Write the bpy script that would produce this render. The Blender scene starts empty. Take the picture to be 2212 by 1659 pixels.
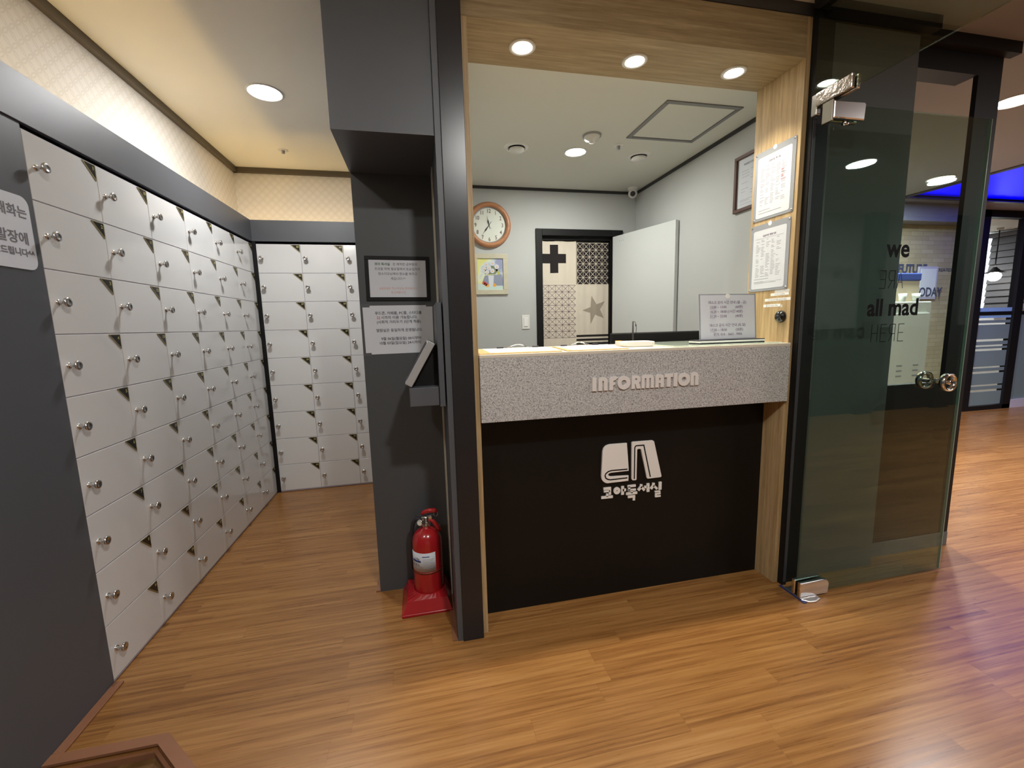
import bpy, bmesh, math, random
from mathutils import Vector, Matrix
random.seed(7)
S = bpy.context.scene
C = S.collection
PI = math.pi

# ------------------------------------------------------------------ camera, world, exposure
F_PX, W_PX = 920.49, 2212.0
cam_d = bpy.data.cameras.new('camera')
cam_d.sensor_fit = 'HORIZONTAL'
cam_d.sensor_width = 36.0
cam_d.lens = 36.0 * F_PX / W_PX
cam_d.clip_start = 0.03
cam = bpy.data.objects.new('camera', cam_d)
C.objects.link(cam)
r_ = Vector((0.97709832, -0.21127122, -0.02536425))
u_ = Vector((0.05338514, 0.12800325, 0.9903359))
f_ = Vector((0.20598277, 0.96900962, -0.1363505))
cam.matrix_world = Matrix(((r_.x, u_.x, -f_.x, 0), (r_.y, u_.y, -f_.y, 0), (r_.z, u_.z, -f_.z, 1.36), (0, 0, 0, 1)))
S.camera = cam

w = bpy.data.worlds.new('world')
S.world = w
w.use_nodes = True
w.node_tree.nodes['Background'].inputs[0].default_value = (0.8, 0.85, 1, 1)
w.node_tree.nodes['Background'].inputs[1].default_value = 0.15
vs = S.view_settings
S.display_settings.display_device = 'sRGB'
vs.view_transform = 'Standard'
vs.look = 'None'
vs.exposure = 0.0
vs.gamma = 1.0
vs.use_curve_mapping = False
S.cycles.max_bounces = 10
S.cycles.transparent_max_bounces = 16
S.cycles.use_denoising = True
S.cycles.sample_clamp_indirect = 8.0

# light levels (watts of each lamp)
L_HEAD, L_LOBBY, L_LOCK, L_INFO, L_BIG, L_CAFE = 4.2, 27.0, 19.0, 17.5, 36.0, 42.0
E_COVE, E_BLUE = 19.0, 2.2

# ------------------------------------------------------------------ materials
def lin(r, g, b):
    f = lambda c: c / 12.92 if c <= 0.04045 else ((c + 0.055) / 1.055) ** 2.4
    return (f(r / 255), f(g / 255), f(b / 255), 1)

def mat(name, col, rough=0.5, metal=0.0, bump=0.0, bscale=300, coat=0.0, spec=0.5, var=0.0, vscale=8):
    m = bpy.data.materials.new(name)
    m.use_nodes = True
    nt = m.node_tree
    b = nt.nodes['Principled BSDF']
    b.inputs['Base Color'].default_value = col
    b.inputs['Roughness'].default_value = rough
    b.inputs['Metallic'].default_value = metal
    b.inputs['Coat Weight'].default_value = coat
    b.inputs['Specular IOR Level'].default_value = spec
    tc = nt.nodes.new('ShaderNodeTexCoord')
    if bump:
        n = nt.nodes.new('ShaderNodeTexNoise'); n.inputs['Scale'].default_value = bscale
        nt.links.new(tc.outputs['Object'], n.inputs['Vector'])
        bp = nt.nodes.new('ShaderNodeBump'); bp.inputs['Strength'].default_value = bump; bp.inputs['Distance'].default_value = 0.002
        nt.links.new(n.outputs[0], bp.inputs['Height']); nt.links.new(bp.outputs[0], b.inputs['Normal'])
    if var:
        n = nt.nodes.new('ShaderNodeTexNoise'); n.inputs['Scale'].default_value = vscale; n.inputs['Detail'].default_value = 4
        nt.links.new(tc.outputs['Object'], n.inputs['Vector'])
        mx = nt.nodes.new('ShaderNodeMix'); mx.data_type = 'RGBA'
        mx.inputs[6].default_value = tuple(c * (1 - var) for c in col[:3]) + (1,)
        mx.inputs[7].default_value = tuple(min(1, c * (1 + var)) for c in col[:3]) + (1,)
        nt.links.new(n.outputs[0], mx.inputs[0]); nt.links.new(mx.outputs[2], b.inputs['Base Color'])
    return m

def emis(name, col, strength):
    m = bpy.data.materials.new(name); m.use_nodes = True
    b = m.node_tree.nodes['Principled BSDF']
    b.inputs['Base Color'].default_value = (0.8, 0.8, 0.8, 1)
    b.inputs['Emission Color'].default_value = col
    b.inputs['Emission Strength'].default_value = strength
    return m

def nd(nt, t, **kw):
    n = nt.nodes.new(t)
    for k, v in kw.items(): setattr(n, k, v)
    return n

def mth(nt, op, a, b=None, c=None):
    n = nt.nodes.new('ShaderNodeMath'); n.operation = op
    for i, v in enumerate((a, b, c)):
        if v is None: continue
        if isinstance(v, (int, float)): n.inputs[i].default_value = v
        else: nt.links.new(v, n.inputs[i])
    return n.outputs[0]

def ramp(nt, fac, stops):
    r = nt.nodes.new('ShaderNodeValToRGB')
    while len(r.color_ramp.elements) < len(stops): r.color_ramp.elements.new(0.5)
    for e, (p, c) in zip(r.color_ramp.elements, stops): e.position = p; e.color = c
    nt.links.new(fac, r.inputs[0]); return r.outputs[0]

def floor_mat(name, W=0.085, L=0.95, dark=1.0):
    m = bpy.data.materials.new(name); m.use_nodes = True; nt = m.node_tree
    b = nt.nodes['Principled BSDF']
    tc = nd(nt, 'ShaderNodeTexCoord'); sp = nd(nt, 'ShaderNodeSeparateXYZ'); nt.links.new(tc.outputs['Object'], sp.inputs[0])
    x, y = sp.outputs[0], sp.outputs[1]
    row = mth(nt, 'FLOOR', mth(nt, 'DIVIDE', y, W))
    wn = nd(nt, 'ShaderNodeTexWhiteNoise', noise_dimensions='1D'); nt.links.new(row, wn.inputs['W'])
    xs = mth(nt, 'DIVIDE', mth(nt, 'ADD', x, mth(nt, 'MULTIPLY', wn.outputs[0], 7.3)), L)
    cell = mth(nt, 'FLOOR', xs)
    cid = mth(nt, 'ADD', mth(nt, 'MULTIPLY', row, 13.37), mth(nt, 'MULTIPLY', cell, 5.71))
    wn2 = nd(nt, 'ShaderNodeTexWhiteNoise', noise_dimensions='1D'); nt.links.new(cid, wn2.inputs['W'])
    # grain streaks stretched along X
    cb = nd(nt, 'ShaderNodeCombineXYZ')
    nt.links.new(mth(nt, 'MULTIPLY', x, 1.6), cb.inputs[0]); nt.links.new(mth(nt, 'MULTIPLY', y, 58.0), cb.inputs[1])
    nt.links.new(mth(nt, 'MULTIPLY', wn2.outputs[0], 40.0), cb.inputs[2])
    n1 = nd(nt, 'ShaderNodeTexNoise'); n1.inputs['Scale'].default_value = 1.0; n1.inputs['Detail'].default_value = 5; n1.inputs['Roughness'].default_value = 0.55
    nt.links.new(cb.outputs[0], n1.inputs['Vector'])
    cb2 = nd(nt, 'ShaderNodeCombineXYZ')
    nt.links.new(mth(nt, 'MULTIPLY', x, 6.0), cb2.inputs[0]); nt.links.new(mth(nt, 'MULTIPLY', y, 190.0), cb2.inputs[1]); nt.links.new(wn2.outputs[0], cb2.inputs[2])
    n2 = nd(nt, 'ShaderNodeTexNoise'); n2.inputs['Scale'].default_value = 1.0; n2.inputs['Detail'].default_value = 3
    nt.links.new(cb2.outputs[0], n2.inputs['Vector'])
    v = mth(nt, 'ADD', mth(nt, 'ADD', mth(nt, 'MULTIPLY', n1.outputs[0], 0.64), 0.0), mth(nt, 'MULTIPLY', n2.outputs[0], 0.22))
    v = mth(nt, 'ADD', v, mth(nt, 'MULTIPLY', mth(nt, 'SUBTRACT', wn2.outputs[0], 0.5), 0.09))
    k = lambda c: tuple(q * dark for q in c[:3]) + (1,)
    col = ramp(nt, v, [(0.24, k(lin(112, 72, 36))), (0.36, k(lin(140, 94, 48))), (0.5, k(lin(163, 116, 64))), (0.68, k(lin(182, 138, 86)))])
    # joints
    fy = mth(nt, 'FRACT', mth(nt, 'DIVIDE', y, W)); fx = mth(nt, 'FRACT', xs)
    j = mth(nt, 'ADD', mth(nt, 'LESS_THAN', fy, 0.018), mth(nt, 'LESS_THAN', fx, 0.0022))
    mx = nd(nt, 'ShaderNodeMix', data_type='RGBA', blend_type='MULTIPLY'); mx.inputs[7].default_value = (0.84, 0.80, 0.76, 1)
    nt.links.new(mth(nt, 'MINIMUM', j, 1.0), mx.inputs[0]); nt.links.new(col, mx.inputs[6]); nt.links.new(mx.outputs[2], b.inputs['Base Color'])
    b.inputs['Roughness'].default_value = 0.33
    nt.links.new(mth(nt, 'ADD', mth(nt, 'MULTIPLY', n2.outputs[0], 0.10), 0.24), b.inputs['Roughness'])
    b.inputs['Specular IOR Level'].default_value = 0.62
    return m

def wood_mat(name, axis, base=(182, 160, 128), dk=(146, 122, 90), sc=1.0, rough=0.5):
    m = bpy.data.materials.new(name); m.use_nodes = True; nt = m.node_tree
    b = nt.nodes['Principled BSDF']
    tc = nd(nt, 'ShaderNodeTexCoord'); mp = nd(nt, 'ShaderNodeMapping')
    s = [55.0 * sc] * 3; s['XYZ'.index(axis)] = 2.2 * sc
    mp.inputs['Scale'].default_value = s
    nt.links.new(tc.outputs['Object'], mp.inputs[0])
    n1 = nd(nt, 'ShaderNodeTexNoise'); n1.inputs['Scale'].default_value = 1; n1.inputs['Detail'].default_value = 5; n1.inputs['Distortion'].default_value = 0.4
    nt.links.new(mp.outputs[0], n1.inputs['Vector'])
    mp2 = nd(nt, 'ShaderNodeMapping'); s2 = [260.0 * sc] * 3; s2['XYZ'.index(axis)] = 12.0 * sc
    mp2.inputs['Scale'].default_value = s2; nt.links.new(tc.outputs['Object'], mp2.inputs[0])
    n2 = nd(nt, 'ShaderNodeTexNoise'); n2.inputs['Scale'].default_value = 1; nt.links.new(mp2.outputs[0], n2.inputs['Vector'])
    v = mth(nt, 'ADD', mth(nt, 'MULTIPLY', n1.outputs[0], 0.7), mth(nt, 'MULTIPLY', n2.outputs[0], 0.3))
    mid = tuple((a + c) / 2 for a, c in zip(base, dk))
    col = ramp(nt, v, [(0.32, lin(*dk)), (0.46, lin(*mid)), (0.6, lin(*base)), (0.72, lin(*[min(255, q + 14) for q in base]))])
    nt.links.new(col, b.inputs['Base Color']); b.inputs['Roughness'].default_value = rough
    return m

def granite_mat():
    m = bpy.data.materials.new('grey_granite'); m.use_nodes = True; nt = m.node_tree
    b = nt.nodes['Principled BSDF']; tc = nd(nt, 'ShaderNodeTexCoord')
    n1 = nd(nt, 'ShaderNodeTexNoise'); n1.inputs['Scale'].default_value = 150; n1.inputs['Detail'].default_value = 2
    v1 = nd(nt, 'ShaderNodeTexVoronoi'); v1.inputs['Scale'].default_value = 260
    nt.links.new(tc.outputs['Object'], n1.inputs['Vector']); nt.links.new(tc.outputs['Object'], v1.inputs['Vector'])
    v = mth(nt, 'ADD', mth(nt, 'MULTIPLY', n1.outputs[0], 0.7), mth(nt, 'MULTIPLY', v1.outputs['Distance'], 0.3))
    sp = nd(nt, 'ShaderNodeSeparateColor'); nt.links.new(v1.outputs['Color'], sp.inputs[0])
    v = mth(nt, 'ADD', v, mth(nt, 'MULTIPLY', mth(nt, 'SUBTRACT', sp.outputs[0], 0.5), 0.16))
    col = ramp(nt, v, [(0.28, lin(96, 94, 95)), (0.38, lin(148, 146, 146)), (0.50, lin(180, 178, 176)), (0.66, lin(206, 204, 201))])
    nt.links.new(col, b.inputs['Base Color']); b.inputs['Roughness'].default_value = 0.4
    return m

def paper_wall_mat():
    """cream wallpaper with a faint lattice of overlapping circles"""
    m = bpy.data.materials.new('cream_wallpaper'); m.use_nodes = True; nt = m.node_tree
    b = nt.nodes['Principled BSDF']; tc = nd(nt, 'ShaderNodeTexCoord'); sp = nd(nt, 'ShaderNodeSeparateXYZ'); nt.links.new(tc.outputs['Object'], sp.inputs[0])
    h = mth(nt, 'ADD', sp.outputs[0], sp.outputs[1]); lines = []
    for off in (0.0, 0.5):
        u = mth(nt, 'SUBTRACT', mth(nt, 'FRACT', mth(nt, 'ADD', mth(nt, 'MULTIPLY', h, 15.0), off)), 0.5)
        v = mth(nt, 'SUBTRACT', mth(nt, 'FRACT', mth(nt, 'ADD', mth(nt, 'MULTIPLY', sp.outputs[2], 15.0), off)), 0.5)
        d = mth(nt, 'SQRT', mth(nt, 'ADD', mth(nt, 'MULTIPLY', u, u), mth(nt, 'MULTIPLY', v, v)))
        lines.append(mth(nt, 'LESS_THAN', mth(nt, 'ABSOLUTE', mth(nt, 'SUBTRACT', d, 0.45)), 0.045))
    ln = mth(nt, 'MAXIMUM', lines[0], lines[1])
    mx = nd(nt, 'ShaderNodeMix', data_type='RGBA'); mx.inputs[6].default_value = lin(232, 228, 220); mx.inputs[7].default_value = lin(223, 218, 208)
    nt.links.new(ln, mx.inputs[0]); nt.links.new(mx.outputs[2], b.inputs['Base Color']); b.inputs['Roughness'].default_value = 0.8
    return m

def brick_mat():
    m = bpy.data.materials.new('pale_brick'); m.use_nodes = True; nt = m.node_tree
    b = nt.nodes['Principled BSDF']; tc = nd(nt, 'ShaderNodeTexCoord'); sp = nd(nt, 'ShaderNodeSeparateXYZ'); nt.links.new(tc.outputs['Object'], sp.inputs[0])
    cb = nd(nt, 'ShaderNodeCombineXYZ'); nt.links.new(sp.outputs[0], cb.inputs[0]); nt.links.new(sp.outputs[2], cb.inputs[1])
    bt = nd(nt, 'ShaderNodeTexBrick'); bt.inputs['Scale'].default_value = 1.0
    bt.inputs['Brick Width'].default_value = 0.2; bt.inputs['Row Height'].default_value = 0.055; bt.inputs['Mortar Size'].default_value = 0.003
    bt.inputs['Color1'].default_value = lin(202, 186, 146); bt.inputs['Color2'].default_value = lin(186, 168, 126); bt.inputs['Mortar'].default_value = lin(168, 154, 122)
    nt.links.new(cb.outputs[0], bt.inputs['Vector']); nt.links.new(bt.outputs[0], b.inputs['Base Color']); b.inputs['Roughness'].default_value = 0.85
    return m

def glass_mat(name, tint, refl=1.0):
    m = bpy.data.materials.new(name); m.use_nodes = True; nt = m.node_tree
    for n in list(nt.nodes):
        if n.type != 'OUTPUT_MATERIAL': nt.nodes.remove(n)
    out = [n for n in nt.nodes if n.type == 'OUTPUT_MATERIAL'][0]
    t = nd(nt, 'ShaderNodeBsdfTransparent'); t.inputs[0].default_value = tint
    g = nd(nt, 'ShaderNodeBsdfGlossy'); g.inputs['Roughness'].default_value = 0.01; g.inputs['Color'].default_value = (0.85, 0.92, 0.9, 1)
    fr = nd(nt, 'ShaderNodeFresnel'); ge = nd(nt, 'ShaderNodeNewGeometry')
    # rays pass straight through, so both faces reflect like glass seen from air
    nt.links.new(mth(nt, 'SUBTRACT', 1.52, mth(nt, 'MULTIPLY', ge.outputs['Backfacing'], 1.52 - 1 / 1.52)), fr.inputs['IOR'])
    mx = nd(nt, 'ShaderNodeMixShader')
    nt.links.new(mth(nt, 'MULTIPLY', fr.outputs[0], refl), mx.inputs[0]); nt.links.new(t.outputs[0], mx.inputs[1]); nt.links.new(g.outputs[0], mx.inputs[2])
    nt.links.new(mx.outputs[0], out.inputs[0])
    return m

M = dict(
    lam=mat('dark_grey_laminate', lin(82, 85, 90), 0.42, bump=0.15, bscale=900),
    lamd=mat('darker_grey_laminate', lin(74, 77, 80), 0.42, bump=0.1, bscale=900),
    black=mat('black_panel', lin(15, 14, 13), 0.45, spec=0.3),
    blackm=mat('black_matte', lin(17, 17, 18), 0.55, spec=0.3),
    blackp=mat('black_post_film', lin(30, 30, 34), 0.3),
    white=mat('white_gloss_door', lin(217, 217, 216), 0.13, coat=0.3),
    carc=mat('locker_carcass', lin(168, 162, 176), 0.5),
    ceil=mat('ceiling_white', lin(238, 238, 230), 0.85),
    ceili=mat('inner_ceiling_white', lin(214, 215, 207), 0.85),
    hatch=mat('hatch_edging', lin(124, 124, 124), 0.5),
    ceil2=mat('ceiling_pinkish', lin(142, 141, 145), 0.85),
    wall=mat('inner_wall_grey', lin(187, 189, 188), 0.8, var=0.03, vscale=3),
    wallb=mat('corridor_wall_grey', lin(96, 98, 98), 0.7),
    trim=mat('brown_grey_trim', lin(92, 84, 70), 0.5),
    trimd=mat('dark_trim', lin(52, 50, 52), 0.5),
    skirt=mat('brown_edging', lin(136, 92, 66), 0.45, var=0.08, vscale=20),
    cream=mat('cream_edge', lin(214, 208, 190), 0.6),
    chrome=mat('chrome', (0.75, 0.75, 0.76, 1), 0.12, metal=1.0),
    steel=mat('satin_steel', (0.62, 0.60, 0.58, 1), 0.25, metal=1.0),
    film=mat('wrinkled_film_steel', (0.6, 0.55, 0.5, 1), 0.22, metal=1.0, bump=1.0, bscale=60),
    blue=mat('blue_protective_film', lin(52, 58, 110), 0.3),
    red=mat('red_enamel', (0.40, 0.012, 0.016, 1), 0.22, coat=0.5),
    redp=mat('red_plastic', (0.38, 0.008, 0.014, 1), 0.26, coat=0.3),
    paper=mat('paper', lin(208, 212, 220), 0.6),
    paperb=mat('bright_paper', lin(240, 240, 238), 0.6),
    acr=mat('acrylic_sleeve', lin(150, 154, 162), 0.2),
    inkk=mat('deep_black_ink', lin(8, 8, 9), 0.7, spec=0.1),
    ink=mat('black_ink', lin(40, 36, 44), 0.6),
    inkg=mat('grey_ink', lin(158, 160, 168), 0.6),
    inkr=mat('red_ink', lin(196, 70, 66), 0.6),
    inko=mat('orange_ink', lin(214, 150, 128), 0.6),
    inkgn=mat('green_ink', lin(74, 110, 78), 0.6),
    inkp=mat('purple_ink', lin(92, 60, 104), 0.6),
    inkb=mat('blue_ink', lin(48, 68, 140), 0.6),
    letter=mat('pale_grey_letter', lin(222, 216, 212), 0.4),
    letterw=mat('offwhite_letter', lin(238, 234, 228), 0.4),
    gold=mat('gold_edge', lin(150, 140, 104), 0.35, metal=0.6),
    goldd=mat('gold_digit', lin(190, 182, 120), 0.35, metal=0.3),
    platek=mat('plate_black', lin(34, 32, 26), 0.25),
    silver=mat('silver_plastic', lin(176, 178, 180), 0.3, metal=0.4),
    oakx=wood_mat('oak_laminate_across', 'X', (170, 150, 114), (138, 117, 82), 1.5),
    oakz=wood_mat('oak_laminate_upright', 'Z', (192, 166, 124), (158, 130, 88), 1.3),
    kraft=mat('kraft_board', lin(206, 170, 118), 0.6),
    clockw=wood_mat('clock_wood', 'X', (188, 134, 96), (166, 110, 74), 0.4, 0.35),
    face=mat('clock_face', lin(222, 226, 216), 0.5),
    pframe=mat('painted_frame', lin(196, 190, 168), 0.55, var=0.12, vscale=30),
    brown=mat('dark_brown_frame', lin(84, 56, 46), 0.4),
    cloth=mat('cream_cloth', lin(222, 212, 196), 0.9),
    clothk=mat('black_print', lin(34, 28, 28), 0.9),
    clothg=mat('taupe_print', lin(164, 154, 138), 0.9),
    clothp=mat('plum_print', lin(92, 60, 84), 0.9),
    doorw=mat('door_leaf_pale', lin(206, 209, 208), 0.45),
    wplas=mat('white_plastic', lin(228, 228, 224), 0.35),
    gplas=mat('grey_plastic', lin(150, 152, 152), 0.4),
    dark=mat('dark_void', lin(26, 26, 28), 0.8),
    granite=granite_mat(),
    wallp=paper_wall_mat(),
    brick=brick_mat(),
    floor=floor_mat('oak_plank_floor', dark=0.9),
    floorl=wood_mat('shoe_zone_floor', 'Y', (112, 82, 48), (84, 58, 30), 0.25, 0.35),
    glass=glass_mat('door_glass', (0.72, 0.82, 0.78, 1)),
    glasst=glass_mat('transom_glass', (0.78, 0.82, 0.74, 1)),
    glassc=glass_mat('clear_glass', (0.97, 0.98, 0.97, 1)),
    frost=mat('frosted_film', lin(128, 148, 148), 0.35),
    frostb=mat('frosted_film_blue', lin(150, 196, 236), 0.3),
    appl=mat('white_enamel', lin(212, 212, 200), 0.35),
    orange=mat('orange_plastic', lin(232, 164, 60), 0.4),
    skyl=mat('pale_skirting', lin(206, 200, 214), 0.4),
    blind=mat('grey_blind_slat', lin(84, 84, 88), 0.6),
    lamp=emis('lamp_diffuser', (1.0, 0.97, 0.9, 1), 22.0),
    lampb=emis('pendant_bulb', (1.0, 0.93, 0.8, 1), 30.0),
    cove=emis('cove_led', (1.0, 0.65, 0.24, 1), E_COVE),
    coffer=emis('blue_coffer_light', (0.0, 0.0, 1.0, 1), E_BLUE),
    day=emis('daylight_window', (0.75, 0.9, 1.0, 1), 3.5),
)
M['coffer'].node_tree.nodes['Principled BSDF'].inputs['Base Color'].default_value = (0.02, 0.02, 0.2, 1)

# ------------------------------------------------------------------ mesh helpers
class B:
    """collects shapes, then builds ONE mesh object"""
    def __init__(s): s.v = []; s.f = []; s.m = []; s.sm = []
    def add(s, vs, fs, mi=0, smooth=False, M4=None):
        o = len(s.v)
        for p in vs:
            p = Vector(p)
            if M4 is not None: p = M4 @ p
            s.v.append(p)
        for f in fs:
            s.f.append([i + o for i in f]); s.m.append(mi); s.sm.append(smooth)
        return s
    def box(s, x0, x1, y0, y1, z0, z1, mi=0, bev=0, M4=None, seg=1):
        bm = bmesh.new()
        vv = [bm.verts.new(p) for p in ((x0, y0, z0), (x1, y0, z0), (x1, y1, z0), (x0, y1, z0), (x0, y0, z1), (x1, y0, z1), (x1, y1, z1), (x0, y1, z1))]
        for f in ((3, 2, 1, 0), (4, 5, 6, 7), (0, 1, 5, 4), (1, 2, 6, 5), (2, 3, 7, 6), (3, 0, 4, 7)): bm.faces.new([vv[i] for i in f])
        if bev: bmesh.ops.bevel(bm, geom=list(bm.edges), offset=bev, segments=seg, profile=0.7, affect='EDGES')
        return s.bm(bm, mi, False, M4)
    def bm(s, bm, mi=0, smooth=False, M4=None):
        bm.verts.index_update()
        s.add([v.co.copy() for v in bm.verts], [[v.index for v in f.verts] for f in bm.faces], mi, smooth, M4)
        bm.free(); return s
    def prism(s, pts, d0, d1, M4=None, mi=0, bev=0):
        """pts: outline in local XY, extruded along local Z from d0 to d1"""
        a = sum(pts[i][0] * pts[(i + 1) % len(pts)][1] - pts[(i + 1) % len(pts)][0] * pts[i][1] for i in range(len(pts)))
        if a < 0: pts = pts[::-1]
        bm = bmesh.new(); n = len(pts)
        lo = [bm.verts.new((p[0], p[1], d0)) for p in pts]; hi = [bm.verts.new((p[0], p[1], d1)) for p in pts]
        bm.faces.new(lo[::-1]); bm.faces.new(hi)
        for i in range(n): bm.faces.new((lo[i], lo[(i + 1) % n], hi[(i + 1) % n], hi[i]))
        if bev: bmesh.ops.bevel(bm, geom=[e for e in bm.edges if abs(e.verts[0].co.z - e.verts[1].co.z) < 1e-9], offset=bev, segments=1, affect='EDGES')
        bmesh.ops.triangulate(bm, faces=[f for f in bm.faces if len(f.verts) > 4])
        return s.bm(bm, mi, False, M4)
    def lathe(s, prof, n=32, M4=None, mi=0, smooth=True, a0=0.0, a1=2 * PI):
        full = abs(a1 - a0 - 2 * PI) < 1e-6
        k = n if full else n + 1; vs = []; fs = []
        for r, z in prof:
            for i in range(k):
                a = a0 + (a1 - a0) * i / n; vs.append((r * math.cos(a), r * math.sin(a), z))
        for j in range(len(prof) - 1):
            for i in range(n):
                i2 = (i + 1) % k if full else i + 1
                fs.append((j * k + i, j * k + i2, (j + 1) * k + i2, (j + 1) * k + i))
        return s.add(vs, fs, mi, smooth, M4)
    def tube(s, path, r, n=10, mi=0, M4=None, cap=True):
        path = [Vector(p) for p in path]; vs = []; fs = []
        rs = r if isinstance(r, (list, tuple)) else [r] * len(path)
        t0 = (path[1] - path[0]).normalized(); ref = Vector((0, 0, 1)) if abs(t0.z) < 0.9 else Vector((1, 0, 0))
        for j, p in enumerate(path):
            t = (path[min(j + 1, len(path) - 1)] - path[max(j - 1, 0)]).normalized()
            a = t.cross(ref)
            if a.length < 1e-4: a = t.orthogonal()
            a.normalize(); bb = t.cross(a); ref = -bb if False else ref
            for i in range(n):
                th = 2 * PI * i / n; vs.append(p + (a * math.cos(th) + bb * math.sin(th)) * rs[j])
        for j in range(len(path) - 1):
            for i in range(n): fs.append((j * n + i, j * n + (i + 1) % n, (j + 1) * n + (i + 1) % n, (j + 1) * n + i))
        if cap: fs.append(tuple(range(n))[::-1]); fs.append(tuple(range((len(path) - 1) * n, len(path) * n)))
        return s.add(vs, fs, mi, True, M4)
    def stroke(s, pts, wd, d0, d1, M4=None, mi=0):
        """thick polyline with square ends and mitred joints, extruded"""
        P = [Vector((p[0], p[1])) for p in pts]; L = []; R = []
        for i, p in enumerate(P):
            ds = []
            if i > 0: ds.append((P[i] - P[i - 1]).normalized())
            if i < len(P) - 1: ds.append((P[i + 1] - P[i]).normalized())
            t = sum(ds, Vector((0, 0)))
            t = ds[0] if t.length < 1e-6 else t.normalized()
            nn = Vector((-t.y, t.x)); k = 1 / max(0.5, nn.dot(Vector((-ds[0].y, ds[0].x))))
            L.append(p + nn * wd * k / 2); R.append(p - nn * wd * k / 2)
        for i in range(len(P) - 1): s.prism([L[i], L[i + 1], R[i + 1], R[i]], d0, d1, M4, mi)
        return s
    def text(s, txt, size, M4, mi=0, align='CENTER', bold=0.0, ext=0.0004, font_sx=1.0):
        vs, fs = text_geo(txt, align, bold / max(size, 1e-6), ext / size)
        return s.add([(p[0] * size * font_sx, p[1] * size, p[2] * size) for p in vs], fs, mi, False, M4)

_tc = {}
def text_geo(txt, align, bold, ext):
    key = (txt, align, round(bold, 4), round(ext, 4))
    if key in _tc: return _tc[key]
    cu = bpy.data.curves.new('t', 'FONT'); cu.body = txt; cu.align_x = align; cu.offset = bold; cu.extrude = ext; cu.resolution_u = 3
    o = bpy.data.objects.new('t', cu)
    me = bpy.data.meshes.new_from_object(o)
    r = ([tuple(v.co) for v in me.vertices], [tuple(p.vertices) for p in me.polygons])
    bpy.data.objects.remove(o); bpy.data.curves.remove(cu); bpy.data.meshes.remove(me)
    _tc[key] = r; return r

def curve_geo(loops, ext, bev=0.0):
    """filled flat shape with holes (even-odd), extruded"""
    cu = bpy.data.curves.new('c', 'CURVE'); cu.dimensions = '2D'; cu.fill_mode = 'BOTH'; cu.extrude = ext; cu.bevel_depth = bev; cu.bevel_resolution = 1
    for lp in loops:
        sp = cu.splines.new('POLY'); sp.points.add(len(lp) - 1); sp.use_cyclic_u = True
        for i, p in enumerate(lp): sp.points[i].co = (p[0], p[1], 0, 1)
    o = bpy.data.objects.new('c', cu)
    me = bpy.data.meshes.new_from_object(o)
    r = ([tuple(v.co) for v in me.vertices], [tuple(p.vertices) for p in me.polygons])
    bpy.data.objects.remove(o); bpy.data.curves.remove(cu); bpy.data.meshes.remove(me)
    return r

ORG = {}
def obj(name, b, mats, parent=None, org=None, smooth_angle=True):
    if not isinstance(mats, (list, tuple)): mats = [mats]
    if parent is not None: o0 = ORG[parent.name]
    elif org is not None: o0 = Vector(org)
    else:
        xs = [v.x for v in b.v]; ys = [v.y for v in b.v]; zs = [v.z for v in b.v]
        o0 = Vector(((min(xs) + max(xs)) / 2, (min(ys) + max(ys)) / 2, min(zs)))
    me = bpy.data.meshes.new(name)
    me.from_pydata([v - o0 for v in b.v], [], b.f)
    for m in mats: me.materials.append(m)
    for p, mi, sm in zip(me.polygons, b.m, b.sm): p.material_index = mi; p.use_smooth = sm
    me.update()
    o = bpy.data.objects.new(name, me); C.objects.link(o)
    if parent is not None: o.parent = parent
    else: o.location = o0
    ORG[o.name] = o0
    return o

def tag(o, label, cat, group=None, kind=None):
    if label: o['label'] = label
    if cat: o['category'] = cat
    if group: o['group'] = group
    if kind: o['kind'] = kind
    return o

def thing(name, label, cat, loc, group=None, kind=None):
    o = bpy.data.objects.new(name, None); C.objects.link(o); o.location = loc; o.empty_display_size = 0.05
    ORG[o.name] = Vector(loc)
    return tag(o, label, cat, group, kind)

def struct(name, b, mats, label, cat, parent=None):
    o = obj(name, b, mats, parent, org=(0, 0, 0) if parent is None else None)
    if parent is None: tag(o, label, cat, kind='structure')
    return o

def frame(origin, xd, yd):
    """matrix with local x -> xd, local y -> yd, local z -> xd x yd"""
    xd = Vector(xd).normalized(); yd = Vector(yd).normalized(); zd = xd.cross(yd)
    return Matrix(((xd.x, yd.x, zd.x, origin[0]), (xd.y, yd.y, zd.y, origin[1]), (xd.z, yd.z, zd.z, origin[2]), (0, 0, 0, 1)))
def front(x, y, z): return frame((x, y, z), (1, 0, 0), (0, 0, 1))        # faces -Y
def right_face(x, y, z): return frame((x, y, z), (0, 1, 0), (0, 0, 1))   # faces +X
def left_face(x, y, z): return frame((x, y, z), (0, -1, 0), (0, 0, 1))   # faces -X
def flat(x, y, z): return frame((x, y, z), (1, 0, 0), (0, 1, 0))         # faces +Z
def down(x, y, z): return frame((x, y, z), (1, 0, 0), (0, -1, 0))        # faces -Z
def T(*p): return Matrix.Translation(p)
def rrect(w_, h_, r, n=6):
    out = []
    for cx, cy, a in ((w_ / 2 - r, h_ / 2 - r, 0), (-w_ / 2 + r, h_ / 2 - r, PI / 2), (-w_ / 2 + r, -h_ / 2 + r, PI), (w_ / 2 - r, -h_ / 2 + r, 1.5 * PI)):
        for i in range(n + 1): out.append((cx + r * math.cos(a + PI / 2 * i / n), cy + r * math.sin(a + PI / 2 * i / n)))
    return out
def circ(cx, cy, r, n=32): return [(cx + r * math.cos(2 * PI * i / n), cy + r * math.sin(2 * PI * i / n)) for i in range(n)]

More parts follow.
